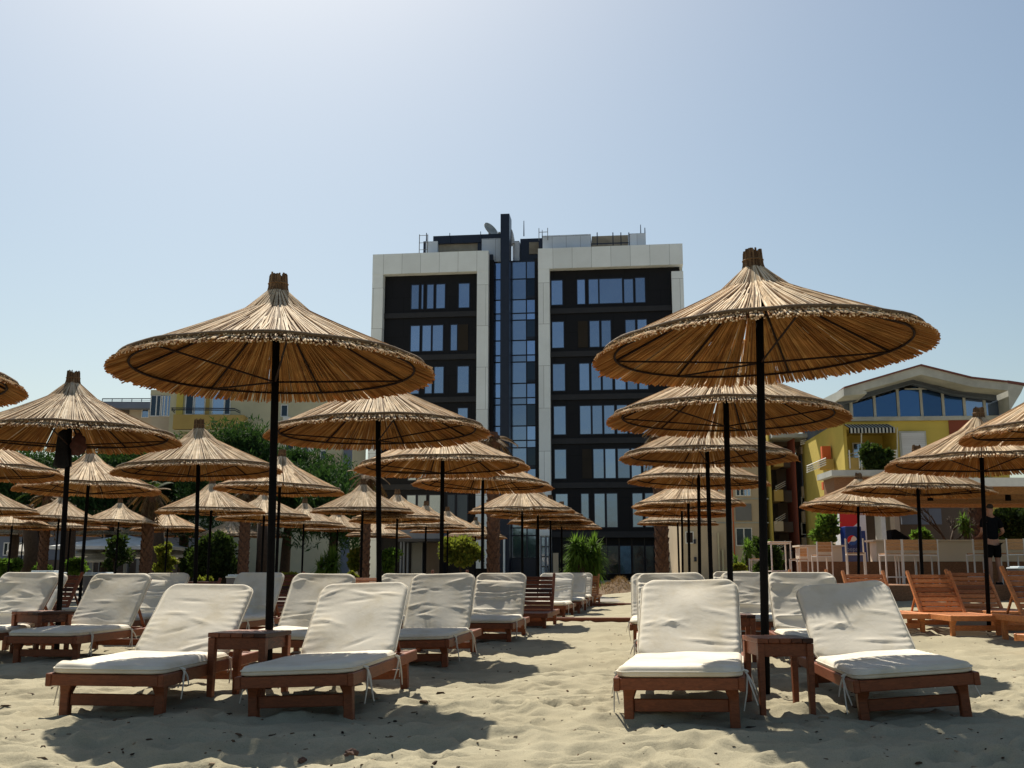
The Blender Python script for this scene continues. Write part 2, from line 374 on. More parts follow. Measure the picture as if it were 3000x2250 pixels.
def gz(x, y):
    i = min(max(int(np.searchsorted(xs, x))-1, 0), nx-2); j = min(max(int(np.searchsorted(ys, y))-1, 0), ny-2)
    u = (x-xs[i])/(xs[i+1]-xs[i]); v = (y-ys[j])/(ys[j+1]-ys[j])
    return float((ZZ[j,i]*(1-u)+ZZ[j,i+1]*u)*(1-v)+(ZZ[j+1,i]*(1-u)+ZZ[j+1,i+1]*u)*v)
def gb(x, y): return float(ground_base(x, y))

# paved promenade behind the beach
mb = MB(); mb.box(-70, 70, 30.5, 62, -.3, .03)
tag(mb.build('promenade', simple('paving', (.22,.20,.17), .9, .2, 1.5, .2, 20)), 'grey paved promenade between the beach and the buildings', kind='structure')
# raised bar deck on the right
mb = MB(); mb.box(4.2, 40, 21.6, 30.4, -.2, .60)
tag(mb.build('deck', M['counter_base']), 'raised brown boarded deck of the beach bar', kind='structure')

# bits of dry weed and pebbles
mb = MB()
for _ in range(2300):
    y = 3.4+random.random()**1.6*13; x = (random.random()-.5)*y*1.15
    z = gz(x,y); a = random.random()*PI; s = random.choice([.003,.004,.005,.006,.009])*(1 if random.random()<.98 else 1.6)
    l = s*random.choice([1,1.3,2.5,4]); c, sn = math.cos(a), math.sin(a)
    h = s*.8; t = random.uniform(-.4,.4)
    P = []
    for (u, v, k) in ((-l,-s,-.3),(l,-s*.6,-.3),(l*.8,s,-.3),(-l*.9,s*.7,-.3),(-l*.7,-s*.6,1),(l*.6,-s*.5,.8+t),(l*.5,s*.6,.9),(-l*.6,s*.4,.8-t)):
        P.append((x+u*c-v*sn, y+u*sn+v*c, z+k*h))
    mb.frustum(P[:4], P[4:])
tag(mb.build('beach_debris', M['debris']), 'dark bits of dry weed and pebbles strewn over the sand', 'debris', kind='stuff')
def stone(d, s, label):
    p = Vector((0,0,0)); 
    # ground hit
    px, py = d[0]*D2P, d[1]*D2P
    x = (px-1500)/F; u = (1125-py)/F; t = -CAMZ/(ST+u*CT); X, Y = x*t, (CT-u*ST)*t
    bm = bmesh.new(); bmesh.ops.create_icosphere(bm, subdivisions=3, radius=1)
    for v in bm.verts:
        n = v.co.normalized(); k = 1+.25*math.sin(n.x*3+n.y*5)+.15*math.sin(n.z*7+n.x*6)
        v.co = Vector((n.x*s[0], n.y*s[1], n.z*s[2]))*k
    me = bpy.data.meshes.new('stone'); bm.to_mesh(me); bm.free(); me.materials.append(M['stone'])
    o = link_mesh('stone', me, None, (X, Y, gz(X,Y)+s[2]*.35), (0,0,.5)); tag(o, label, 'stone')
stone((757,1650), (.030,.022,.022), 'small dark red brown stone lying at the tip of the parasol shadow')
stone((652,1655), (.018,.014,.014), 'tiny brown pebble on the sand beside the red brown stone')

# low boards across the sand aisle
for (x0, y0, x1, y1, Yq, r, lab) in ((1196,1338.5,1366,1337.5,18.6,.05,'thin red brown board edging lying across the sandy aisle'), (1290,1307,1362,1306.5,27.5,.06,'far pale edging board across the aisle before the grass mound')):
    a = atd(x0,y0,Yq); c = atd(x1,y1,Yq); mb = MB()
    mb.bar((a.x-1.6,Yq+.1,.03),(c.x+.4,Yq,.03),.12,.09)
    tag(mb.build('edging_board', M['wood'], bevel=.01), lab, 'edging board')

# ---------------------------------------------------------------- umbrellas
RAD = 1.25; SC = RAD/1.15*.965
PROF = [(0,.66),(.05,.64),(.09,.582),(.15,.508),(.25,.432),(.45,.326),(.70,.206),(.95,.090),(1.05,.044),(1.15,.0),(1.3,-.07)]
def zprof(r):
    for (a, za), (c, zc) in zip(PROF, PROF[1:]):
        if r <= c: return za+(zc-za)*(r-a)/(c-a)
    return PROF[-1][1]
def thatch(seed, wave=.0, holes=5):
    rnd = random.Random(seed); mb = MB()
    gaps = [(rnd.uniform(0,2*PI), rnd.uniform(.006,.02), rnd.uniform(.35,.8), rnd.uniform(.85,1.2)) for _ in range(holes)]
    ph = rnd.uniform(0,6.28); pk = rnd.choice([5,6,7])
    def reed(phi, r0, r1, rad, lift, skew, bend, mi=0):
        mb.cur = mi
        ns = 5; n = 4; b0 = len(mb.v)
        pts = []
        for i in range(ns+1):
            t = i/ns; r = r0+(r1-r0)*t
            f = phi+skew*(t-.5)
            z = zprof(r)+lift*min(1, r/.35)+bend*math.sin(PI*t)*.006
            z += wave*math.sin(pk*f+ph)*max(0,(r-.5)/.65)**2
            pts.append(Vector((r*math.cos(f), r*math.sin(f), z)))
        tang = Vector((-math.sin(phi), math.cos(phi), 0))
        for i, p in enumerate(pts):
            rr = rad*(.62+.38*min(1, (r0+(r1-r0)*i/ns)/.5))
            d = (pts[min(i+1,ns)]-pts[max(i-1,0)]).normalized(); up = tang.cross(d) if tang.cross(d).z > 0 else d.cross(tang)
            for k in range(n):
                a = PI/4+k*PI/2
                mb.v.append(tuple(p+tang*math.cos(a)*rr*1.15+up*math.sin(a)*rr))
        for i in range(ns):
            for k in range(n):
                k2 = (k+1) % n; mb.f.append([b0+i*n+k, b0+i*n+k2, b0+(i+1)*n+k2, b0+(i+1)*n+k]); mb.mi.append(mi)
        mb.f.append([b0+ns*n+k for k in range(n)]); mb.mi.append(0)
    def blocked(phi, r1):
        for g, w_, ga, gb_ in gaps:
            if abs((phi-g+PI) % (2*PI)-PI) < w_: return True
        return False
    for layer, (cnt, lift, rmax) in enumerate(((860,-.014,1.146),(640,-.001,1.140),(520,.009,1.084),(560,.021,1.078))):
        for k in range(cnt):
            phi = 2*PI*(k+rnd.uniform(-.55,.55))/cnt
            if layer < 2 and blocked(phi, 1): continue
            if layer >= 2 and blocked(phi, 1) and rnd.random() < .7: continue
            q = k % 4
            r0 = (.055, .42, .20, .62)[q]*rnd.uniform(.9,1.2)
            if rnd.random() < .10: r0 = rnd.uniform(.3,.8)
            r1 = rmax+(rnd.uniform(-.016,.012) if layer < 2 else rnd.uniform(-.010,.008))
            if rnd.random() < .012: r1 += rnd.uniform(.01,.05)
            if layer == 3 and rnd.random() < .07: r1 = rnd.uniform(.8,1.05)
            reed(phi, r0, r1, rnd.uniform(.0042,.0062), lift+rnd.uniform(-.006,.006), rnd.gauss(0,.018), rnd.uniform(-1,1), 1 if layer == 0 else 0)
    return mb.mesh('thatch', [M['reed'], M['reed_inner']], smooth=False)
def finial_mesh(seed):
    rnd = random.Random(seed); mb = MB()
    for k in range(80):
        f = 2*PI*k/80+rnd.uniform(-.04,.04)
        r0, r1 = .105+rnd.uniform(-.01,.02), .058+rnd.uniform(-.012,.004)
        zt = .742+rnd.uniform(-.03,.015)
        p = [Vector((r*math.cos(f), r*math.sin(f), z)) for r, z in ((r0,.50+rnd.uniform(-.06,.02)),(.082,.58),(.066,.64),(r1,zt))]
        mb.tube(p, [.008,.008,.008,.007], 4)
    mb.lathe([(.055,.54),(.055,.70),(.03,.712)], 12)
    for z, r in ((.674,.070),(.61,.080)):
        mb.tube([(r*math.cos(t), r*math.sin(t), z) for t in np.linspace(0,2*PI,20)], .006, 4)
    return mb.mesh('finial', M['reed_old'])
def ring_mesh(name, r, z, rad, m_, wob=0.0, seg=64, seed=1, n=6):
    rnd = random.Random(seed); mb = MB()
    ph = [rnd.uniform(0,6.28) for _ in range(3)]
    pts = []
    for k in range(seg+1):
        t = 2*PI*k/seg
        pts.append((r*math.cos(t), r*math.sin(t), z+wob*(math.sin(9*t+ph[0])*.5+math.sin(17*t+ph[1])*.3+math.sin(4*t+ph[2])*.4)))
    mb.tube(pts, rad, n, cap=False)
    return mb.mesh(name, m_, smooth=True)
def mk_umbrella(seed, wave=0.0, holes=6):
    root = empty('thatched_parasol')
    mb = MB(); mb.tube([(0,0,-3.0),(0,0,.43)], .0285, 14); pole = mb.build('pole', M['black_metal'], root, smooth=False)
    for p in pole.data.polygons: p.use_smooth = len(p.vertices) == 4
    th = link_mesh('thatch', thatch(seed, wave, holes), root)
    link_mesh('finial', finial_mesh(seed+50), th)
    link_mesh('binding', ring_mesh('binding', 1.072, zprof(1.072)+.027, .014, M['binding'], .006+wave*.4, seed=seed), th)
    fr = link_mesh('frame_ring', ring_mesh('frame_ring', 1.0, zprof(1.0)-.030, .0085, M['rust_metal'], .0, seed=seed), root)
    a0 = random.Random(seed).uniform(0, .9)
    for k in range(7):
        a = a0+2*PI*k/7; c, s = math.cos(a), math.sin(a)
        mb = MB(); mb.tube([(r*c, r*s, zprof(r)-.030) for r in (.05,.12,.25,.5,.75,1.0)], .0085, 5); mb.build('rib', M['rust_metal'], root)
        if k % 7 in (0,2,3,5):
            mb = MB(); mb.tube([(.028*c,.028*s,-.055),(1.0*c,1.0*s,zprof(1.0)-.034)], .0075, 5); mb.build('strut', M['rust_metal'], root)
    return root
PROTO = [mk_umbrella(3, .0, 10), mk_umbrella(8, .003, 5), mk_umbrella(21, .014, 4), mk_umbrella(33, .008, 12), mk_umbrella(47, .011, 3)]
used = [False]*5
def umbrella(d, rim, hw, label, group, foot=None, roll=0.0, pitch=0.0, var=0, spin=0.0, Y=None, sc=1.0):
    if hw < 200: roll += random.uniform(-1.3,1.3); pitch += random.uniform(-1.2,1.2)
    """d: column of the pole under the canopy, rim: row of the rim's centre, hw: half width of the canopy"""
    if var == 1: var = random.choice((1,3,4))
    rim = rim+hw*.024
    top = atdepth(d, rim, 2212*RAD*sc/hw); Y = top.y
    bx, by = top.x, Y
    if foot is not None:
        t_ = CAMZ/Y*1.034/(1-.19*CAMZ/Y); bx = atd(foot, 1238+t_*2212, Y).x
    g = gb(bx, by)
    root = PROTO[var] if not used[var] else copy_tree(PROTO[var]); used[var] = True
    H = top.z-g
    root.location = (bx, by, g)
    lean = math.atan2(top.x-bx, H)
    for ch in root.children:
        ch.location = (0,0,H)
        if ch.name.split('.')[0] != 'pole':
            ch.rotation_euler = Matrix.Rotation(math.radians(roll),3,'Y').to_euler() if False else (math.radians(pitch), math.radians(roll), 0)
            ch.scale = (sc*SC,)*3
    root.rotation_euler = (0, lean, 0)
    if spin:
        for ch in root.children:
            if ch.name.split('.')[0] != 'pole':
                e = Matrix.Rotation(math.radians(pitch),3,'X') @ Matrix.Rotation(math.radians(roll),3,'Y') @ Matrix.Rotation(spin,3,'Z')
                ch.rotation_euler = e.to_euler()
    tag(root, label, 'parasol', group); return root
G1, G2, G3, G4 = 'parasols along the right of the sandy aisle', 'parasols along the left of the sandy aisle', 'parasols further to the left', 'parasols before the beach bar'
U = umbrella
# right of the aisle
U(1642,757,373,'largest reed parasol, tilted up to the right, above the two front right loungers',G1,foot=1655,roll=-3.4,var=0)
U(1569,902,267,'reed parasol directly behind the tilted front right one',G1,foot=1582,roll=-.4,var=1,spin=1.0)
U(1528,987,196,'third reed parasol back on the right of the aisle',G1,foot=1540,roll=1.2,var=1,spin=2.3)
U(1509,1040,157,'fourth reed parasol back on the right of the aisle',G1,foot=1513,var=1,spin=4.0,roll=1)
U(1487,1090,126,'fifth reed parasol back on the right of the aisle, one reed sticking out',G1,foot=1491,var=1,spin=5.0,roll=-1)
U(1473,1108,107,'sixth reed parasol back on the right of the aisle, almost wholly hidden',G1,foot=1476,var=0,spin=2.0)
U(1464,1130,90,'last and smallest reed parasol on the right of the aisle',G1,var=1,spin=.5)
# left of the aisle
U(595,800,356,'big level reed parasol above the two front left loungers',G2,foot=578,roll=.4,var=0,spin=2.1)
U(817,934,250,'reed parasol second from the front on the left of the aisle',G2,foot=820,roll=.2,var=1,spin=3.0)
U(956,1008,196,'third reed parasol from the front on the left of the aisle',G2,roll=.2,var=1,spin=.4)
U(1043,1047,157,'fourth reed parasol from the front on the left of the aisle, showing its underside',G2,var=0,spin=3.4,roll=.5)
U(1128,1103,118,'fifth reed parasol from the front on the left of the aisle',G2,var=1,spin=1.7)
U(1162,1114,107,'sixth reed parasol from the front on the left, just under the fifth canopy',G2,var=1,spin=2.7)
U(1189,1127,95,'seventh reed parasol from the front on the left, nearly hidden',G2,var=1,spin=4.7)
U(1213,1138,90,'last reed parasol on the left of the aisle beside the yucca',G2,var=0,spin=5.7,roll=.8)
# further left
U(-318,818,356,'reed parasol tip poking in at the left picture edge',G3,var=0,spin=1.2)
bagpole = U(149,945,241,'reed parasol with dark bags hung on its pole',G3,foot=122,roll=.6,var=1,spin=4.4)
U(428,1016,184,'reed parasol in front of the yellow balcony',G3,foot=419,roll=.6,var=1,spin=5.4)
U(604,1057,143,'reed parasol whose pole stands just behind the big front left pole',G3,var=1,spin=.9,roll=1)
U(783,1104,115,'reed parasol with its finial before the gap of bright sky',G3,var=1,spin=1.9)
U(858,1122,107,'reed parasol just right of the one before the sky gap',G3,var=1,spin=2.9)
U(920,1138,92,'reed parasol with its pole seen between the second and third aisle poles',G3,var=1,spin=3.9)
U(967,1146,84,'small reed parasol behind the pole of the third aisle parasol',G3,var=0,spin=4.9)
U(1027,1160,71,'smallest reed parasol left of the aisle, under the fourth canopy',G3,var=1,spin=5.9)
U(-45,1020,177,'reed parasol cut by the left edge below the bag parasol',G3,var=1,spin=.2)
U(190,1056,155,'reed parasol right behind the pole with the hung bags',G3,var=1,spin=1.4)
U(-27,1105,107,'small reed parasol half cut by the left edge',G3,var=1,spin=2.4)
U(127,1121,93,'small reed parasol crossed by the pole with the bags',G3,var=1,spin=3.3,roll=1.2)
U(26,1137,90,'low reed parasol near the left edge, its rim in front of white canopies',G3,var=1,spin=4.2)
U(152,1141,81,'low reed parasol half hidden under the bag pole canopy row',G3,var=0,spin=5.1)
U(256,1130,87,'small sunlit reed parasol left of the yellow balcony pole',G3,var=1,spin=.7)
U(362,1143,80,'small reed parasol left of the pole under the yellow balcony',G3,var=1,spin=1.6)
U(456,1104,119,'mid sized reed parasol below the yellow balcony parasol',G3,var=1,spin=2.2)
U(570,1118,104,'reed parasol cut by the big front left pole',G3,var=1,spin=3.6)
U(499,1156,72,'little far reed parasol between two front left poles',G3,var=1,spin=4.6)
U(564,1157,66,'little far reed parasol just left of the big front left pole',G3,var=0,spin=5.6)
U(656,1133,92,'low reed parasol right of the big front left pole',G3,var=1,spin=.1)
U(729,1144,78,'low reed parasol above the tall yucca clump',G3,var=1,spin=1.1)
U(818,1157,73,'low reed parasol behind the second aisle pole',G3,var=1,spin=2.6)
U(50,1155,64,'far tiny reed parasol under the left edge canopies',G3,var=1,spin=3.1)
U(221,1155,64,'far tiny reed parasol before the white cafe canopies',G3,var=1,spin=4.1)
U(312,1155,64,'far tiny reed parasol before the thick palm trunk',G3,var=0,spin=5.2)
U(389,1157,62,'far tiny reed parasol right of the thick palm trunk',G3,var=1,spin=.3)
# before the bar
U(2330,925,248,'reed parasol cut by the right edge of the picture',G4,var=2,spin=.5,roll=-3)
U(2121,1003,206,'wavy rimmed reed parasol beside the dark dressed person',G4,foot=2138,roll=-1.0,var=2,spin=1.9,sc=1.05)
U(1983,1060,163,'wavy rimmed reed parasol over the bar stools',G4,foot=1998,var=2,spin=3.7,roll=-.6)
U(1854,1098,127,'wavy rimmed reed parasol in front of the blue cooler',G4,foot=1857,var=2,spin=5.1,roll=.4)
# ---------------------------------------------------------------- loungers
def pad_mesh(name, wd, ln, th, style, seed, hood=0.0):
    """canvas cushion: rounded corners, puffed edges, creases; origin at the middle of its lower end, lying in +y"""
    rnd = np.random.default_rng(seed)
    nu, nv = 40, 64
    us = np.linspace(-1,1,nu); vs = np.linspace(0,1,nv)
    us = np.sign(us)*(1-(1-np.abs(us))**1.35)
    vv = 2*vs-1; vv = np.sign(vv)*(1-(1-np.abs(vv))**1.3); vs = (vv+1)/2
    Ugrid, Vgrid = np.meshgrid(us, vs)
    x = Ugrid*wd/2; y = Vgrid*ln
    rc = .10
    cx = np.clip(x, -wd/2+rc, wd/2-rc); cy = np.clip(y, rc, ln-rc)
    dx, dy = x-cx, y-cy; mxx = np.maximum(np.abs(dx), np.abs(dy)); l = np.hypot(dx, dy)+1e-9
    k = np.where((np.abs(dx)>1e-6)&(np.abs(dy)>1e-6), mxx/l, 1.0)
    x = cx+dx*k; y = cy+dy*k
    # distance to outline
    ex = wd/2-np.abs(x); ey = np.minimum(y, ln-y)
    inner = (np.abs(dx)>1e-6)&(np.abs(dy)>1e-6)
    e = np.where(inner, rc-np.hypot(dx*k, dy*k), np.minimum(ex, ey)); e = np.maximum(e, 0)
    R = .030
    prof = np.where(e < R, np.sqrt(np.clip(1-(1-e/R)**2, 0, 1)), 1.0)
    soft = 1-.16*np.exp(-e/.10)
    z = th*prof*soft
    amp = prof*np.clip(e/.05, 0, 1)**.5
    X, Y = x*1.0, y*1.0
    wob = (vnoise(X*6+seed, Y*6, seed)-.5)
    z = z+amp*.010*(vnoise(X*4+seed, Y*4, seed+1)-.5)*2
    if style in ('folds', 'deep'):
        A = .017 if style == 'folds' else .032
        warp = .10*(vnoise(X*3, Y*3+seed, seed+2)-.5)+.03*X*np.sin(seed)
        s = vnoise(X*1.3+seed*3, (Y+warp)*(17 if style == 'folds' else 13), seed+3)
        rid = (1-np.abs(2*s-1))**2
        mask = sstep((vnoise(X*2.2+9, Y*2.5, seed+4)-.22)*2.6)
        z = z+amp*A*(rid-.4)*mask
    # gathers along the long edges
    g = np.sin(Y*95+5*wob+seed)*np.exp(-ex/.06)
    z = z+amp*.0045*g*sstep((vnoise(np.sign(X)*3+X*0, Y*5, seed+5)-.35)*3)
    # pulled diagonal creases
    for _ in range(8 if style == 'smooth' else 9):
        px, py = rnd.uniform(-.5,.5)*wd, rnd.uniform(.08,.92)*ln; a = rnd.uniform(-.5,.5); 
        c, s_ = np.cos(a), np.sin(a); uu = (X-px)*c+(Y-py)*s_; ww = -(X-px)*s_+(Y-py)*c
        z = z+amp*rnd.choice([-.006,.008,.007])*np.exp(-(uu/.10)**2-(ww/.013)**2)
    if hood:      # slack cloth lies over the head end
        z = z+.014*np.exp(-((ln-Y)/.05)**2)*amp
    top = np.stack([x,y,z],-1).reshape(-1,3); bot = np.stack([x,y,-.010*prof],-1).reshape(-1,3)
    verts = np.concatenate([top, bot]); n = nu*nv; faces = []
    for j in range(nv-1):
        for i in range(nu-1):
            a = j*nu+i; faces.append((a,a+1,a+nu+1,a+nu)); faces.append((n+a,n+a+nu,n+a+nu+1,n+a+1))
    border = [i for i in range(nu)]+[j*nu+nu-1 for j in range(1,nv)]+[(nv-1)*nu+i for i in range(nu-2,-1,-1)]+[j*nu for j in range(nv-2,0,-1)]
    for a, b_ in zip(border, border[1:]+border[:1]): faces.append((b_, a, n+a, n+b_))
    me = bpy.data.meshes.new(name); me.from_pydata(verts.tolist(), [], faces)
    me.polygons.foreach_set('use_smooth', [True]*len(me.polygons)); me.materials.append(M['cushion'])
    bm = bmesh.new(); bm.from_mesh(me); bmesh.ops.remove_doubles(bm, verts=bm.verts, dist=.0004); bmesh.ops.recalc_face_normals(bm, faces=bm.faces); bm.to_mesh(me); bm.free()
    return me
R = math.radians
LW = .725; LL = 1.93; SH = .255; HINGE = 1.24; BL = .69
def mk_lounger(style, recl, seed, wd, cushion=True, flat=False):
    root = empty('sun_lounger'); rnd = random.Random(seed)
    w2 = LW/2
    for s in (-1, 1):
        mb = MB(); x0 = s*(w2-.018); mb.box(x0-.018, x0+.018, 0, LL, SH-.075, SH)
        mb.build('side_rail', wd, root, bevel=.005)
    for (ya, yb) in ((.004,.034),(LL-.034,LL-.004)): mb = MB(); mb.box(-w2+.036, w2-.036, ya, yb, SH-.070, SH-.004); mb.build('end_board', wd, root, bevel=.004)
    for s in (-1, 1):
        for yc in (.15, LL-.17):
            xo, xi = s*(w2-.040), s*(w2-.040-.056); xt = s*(w2-.040-.10)
            mb = MB(); zt = SH-.006; zm = SH-.13; ya, yb = yc-.030, yc+.030; yta, ytb = yc-.062, yc+.062
            X = sorted((xo, xi)); XT = sorted((xo, xt))
            low = lambda z: [(X[0],ya,z),(X[1],ya,z),(X[1],yb,z),(X[0],yb,z)]
            mb.frustum(low(-.10), low(zm)); 
            b0 = len(mb.v)-4
            mb.v.extend([(XT[0],yta,zt),(XT[1],yta,zt),(XT[1],ytb,zt),(XT[0],ytb,zt)])
            mb.f.pop(-5); mb.mi.pop()
            t0 = len(mb.v)-4
            for i in range(4): mb.f.append([b0+i, b0+(i+1)%4, t0+(i+1)%4, t0+i]); mb.mi.append(0)
            mb.f.append([t0,t0+1,t0+2,t0+3]); mb.mi.append(0)
            mb.build('leg', wd, root, bevel=.005)
    for yc in (.15, LL-.17): mb = MB(); mb.box(-w2+.097, w2-.097, yc-.013, yc+.013, .055, .125); mb.build('stretcher', wd, root, bevel=.004)
    mb = MB(); y = .042
    while y < HINGE-.06: mb.box(-w2+.037, w2-.037, y, y+.058, SH-.024, SH-.004); y += .074
    mb.build('seat_slats', wd, root, bevel=.003)
    ca, sa = math.cos(recl), math.sin(recl)
    bk = empty('backrest_pivot') if False else None
    mb = MB(); bw = w2-.062
    def tr(x, u, v): return (x, HINGE+u*ca-v*sa, SH-.012+u*sa+v*ca)
    def tbox(x0,x1,u0,u1,v0,v1):
        mb.frustum([tr(x0,u0,v0),tr(x1,u0,v0),tr(x1,u0,v1),tr(x0,u0,v1)],[tr(x0,u1,v0),tr(x1,u1,v0),tr(x1,u1,v1),tr(x0,u1,v1)])
    for s in (-1,1): mb = MB(); tbox(s*bw-.022, s*bw+.022, -.02, BL+.05, -.022, .022); mb.build('backrest_post', wd, root, bevel=.005)
    mb = MB(); u = .035; nsl = 8
    for k in range(nsl):
        tbox(-bw+.022, bw-.022, u, u+.062, -.004, .014); u += (BL-.035)/nsl*1.0
    mb.build('backrest_slats', wd, root, bevel=.003)
    for s in (-1,1):   # props behind the backrest
        mb = MB(); p = tr(s*(bw-.06), BL*.62, -.03); mb.bar(p, (s*(bw-.06), min(HINGE+BL*.62*ca+.30, LL-.06), SH-.03), .026, .026); mb.build('prop', wd, root, bevel=.003)
    if cushion:
        cw = LW-.02
        sc_ = link_mesh('seat_cushion', pad_mesh('seat_cushion', cw, HINGE+.045, .052, 'smooth' if style == 'smooth' else 'folds', seed), root, (0,.0,SH+.010), (math.radians(-.4),0,0))
        p = tr(0, -.030, .026)
        bc = link_mesh('back_cushion', pad_mesh('back_cushion', cw-.015, BL+.10, .054, style, seed+7, .5), root, p, (recl,0,0))
        for (cu, cwid, cl, ct_) in ((sc_, cw, HINGE+.045, .052), (bc, cw-.015, BL+.10, .054)):
            rc = .10; pts = []
            for (ox, oy, q0) in ((cwid/2-rc, cl-rc, 0), (-cwid/2+rc, cl-rc, 90), (-cwid/2+rc, rc, 180), (cwid/2-rc, rc, 270)):
                for q in range(0, 91, 15): pts.append((ox+(rc+.001)*math.cos(R(q0+q)), oy+(rc+.001)*math.sin(R(q0+q)), ct_*.36+rnd.uniform(-.0015,.0015)))
            pts.append(pts[0]); mb = MB(); mb.tube(pts, .0048, 5, cap=False); mb.build('piping', M['cushion'], cu, smooth=True)
        for (tx, ty, tz) in ((w2-.005, .30, SH+.02), (-w2+.005, .22, SH+.02), (w2, HINGE-.05, SH+.02)):
            mb = MB()
            for q in range(3):
                dx = rnd.uniform(-.05,.05); dy = rnd.uniform(-.06,.06); ll = rnd.uniform(.10,.24)
                sg = 1 if tx > 0 else -1
                pts = [Vector((tx,ty,tz)), Vector((tx+sg*.018,ty+dy*.3,tz-.03)), Vector((tx+sg*.022+dx*.4,ty+dy*.7,tz-ll*.55)), Vector((tx+sg*.02+dx,ty+dy,max(.02,tz-ll)))]
                mb.tube(pts, [.005,.006,.006,.004], 4)
            mb.tube([(tx-.01*sg,ty-.02,tz),(tx+.02*sg,ty,tz-.012),(tx-.005*sg,ty+.02,tz-.004)], .008, 5)
            mb.build('tie', M['tie'], sc_, loc=(0,0,-SH-.010))
    return root
R = math.radians
LP = {'smooth': mk_lounger('smooth', R(48), 5, M['wood']), 'folds': mk_lounger('folds', R(49), 12, M['wood']),
      'front_smooth': mk_lounger('smooth', R(39), 9, M['wood']), 'front_folds': mk_lounger('smooth', R(40), 23, M['wood']), 'front_plain': mk_lounger('smooth', R(40), 70, M['wood']),
      'deep': mk_lounger('deep', R(50), 31, M['wood']), 'bare': mk_lounger('bare', R(51), 44, M['wood_bare'], False),
      'dark': mk_lounger('bare', R(54), 45, M['wood'], False), 'plain': mk_lounger('smooth', R(48), 77, M['wood'])}
lused = {k: False for k in LP}
GL1, GL2, GL3 = 'cream cushioned loungers left of the aisle', 'cream cushioned loungers right of the aisle', 'bare wooden loungers'
def lounger(kind, X, Yf, label, group, yaw=7.0, roll=0.0, dz=0.0, sc=1.0, pitch=0.0):
    o = LP[kind] if not lused[kind] else copy_tree(LP[kind]); lused[kind] = True
    o.location = (X, Yf, gb(X, Yf+.9)+dz); o.rotation_euler = (R(pitch), R(-roll), R(-yaw)); o.scale = (sc,sc,sc)
    return tag(o, label, 'sun lounger', group)
Lg = lounger
Lg('front_smooth',-2.440,6.340,'front left cream lounger with a smooth sagging back cushion, left of the wooden table',GL1,yaw=3,roll=-.5)
Lg('front_folds',-1.285,6.280,'front cream lounger with dimpled back cushion, just left of the aisle',GL1,yaw=6,roll=2.4)
Lg('front_plain',0.955,6.060,'front cream lounger just right of the aisle, seat mostly in sun',GL2,yaw=12.5,roll=1.2,sc=1.03)
Lg('front_plain',2.390,6.220,'front cream lounger with seat in blue shade, right of the right table',GL2,yaw=6,roll=4.6)
Lg('deep',-5.591,10.019,'creased cream lounger cut by the left edge, left of the small table',GL1)
Lg('smooth',-4.515,10.072,'second row cream lounger beside the pole with the bags',GL1,yaw=4)
Lg('smooth',-2.184,9.597,'second row cream lounger behind the wooden table of the front left pair',GL1,yaw=5,roll=-.8)
Lg('plain',-0.918,9.492,'second row cream lounger with the parasol shadow across its back, left of the aisle',GL1,yaw=7,roll=1.5)
Lg('folds',-0.348,12.709,'third row cream lounger next to the bare dark wooden one, left of the aisle',GL1,yaw=7)
Lg('smooth',-1.667,12.604,'third row cream lounger whose top edge shows between two others by the second pole',GL1)
Lg('folds',-5.170,13.342,'cream lounger with wavy top edge behind the smooth front left one',GL1)
Lg('deep',-3.692,12.815,'cream lounger crossed by the big front left pole',GL1)
Lg('smooth',-6.857,16.508,'cream lounger top showing just above the bag pole lounger',GL1)
Lg('smooth',-6.805,13.237,'cream lounger half hidden by the pole with the bags',GL1,yaw=4)
Lg('folds',0.654,19.567,'cream lounger right of the bare dark wooden back',GL1,yaw=9)
Lg('deep',1.118,22.415,'cream lounger behind, second after the bare dark wooden back',GL1,yaw=9)
Lg('folds',1.498,25.580,'cream lounger third after the bare dark wooden back',GL1,yaw=9)
Lg('folds',1.435,9.070,'second row cream lounger right behind the front one right of the aisle',GL2,roll=.6)
Lg('deep',2.827,9.281,'second row creased cream lounger in shade behind the right table',GL2,yaw=7)
Lg('smooth',1.751,12.393,'third row cream lounger edge peeping out left of the second row one',GL2)
Lg('deep',3.091,13.026,'third row cream lounger with striped folds between two right poles',GL2)
Lg('folds',3.587,16.191,'small far cream lounger corner beside the third right pole',GL2)
Lg('dark',0.179,15.874,'bare dark red wooden lounger left of the aisle',GL3,yaw=8)
Lg('dark',-1.266,16.191,'bare dark red lounger back rising above the cream ones left of the aisle',GL3,dz=.05)
Lg('bare',1.952,28.534,'bare orange wooden lounger, last on the left of the aisle',GL3,yaw=9)
Lg('dark',-4.273,17.246,'bare wooden lounger glimpsed between two cream loungers under yellow bushes',GL3,dz=.03)
Lg('bare',-2.764,16.085,'bare orange lounger slats glimpsed behind the second aisle pole',GL3)
Lg('dark',-5.486,16.191,'bare wooden lounger low behind the second pole from the left',GL3,dz=-.08)
Lg('dark',-7.543,15.452,'bare red wooden lounger behind the pole with the bags',GL3,dz=.02)
Lg('bare',6.013,13.501,'bare orange lounger in full view left of the dark dressed person',GL3,yaw=2)
Lg('bare',6.910,14.292,'bare orange lounger directly right behind the one in full view',GL3,yaw=2)
Lg('bare',5.254,14.081,'bare orange lounger half hidden by the front right cream cushion',GL3,yaw=2)
Lg('bare',4.874,15.664,'bare orange lounger top below the blue cooler',GL3,yaw=2)
Lg('bare',6.56,11.55,'bare orange lounger cut by the right edge of the picture',GL3,yaw=1,dz=.06,sc=1.05)
Lg('bare',5.28,10.55,'bare orange lounger whose foot end pokes in at the right edge',GL3,yaw=76,dz=-.02)

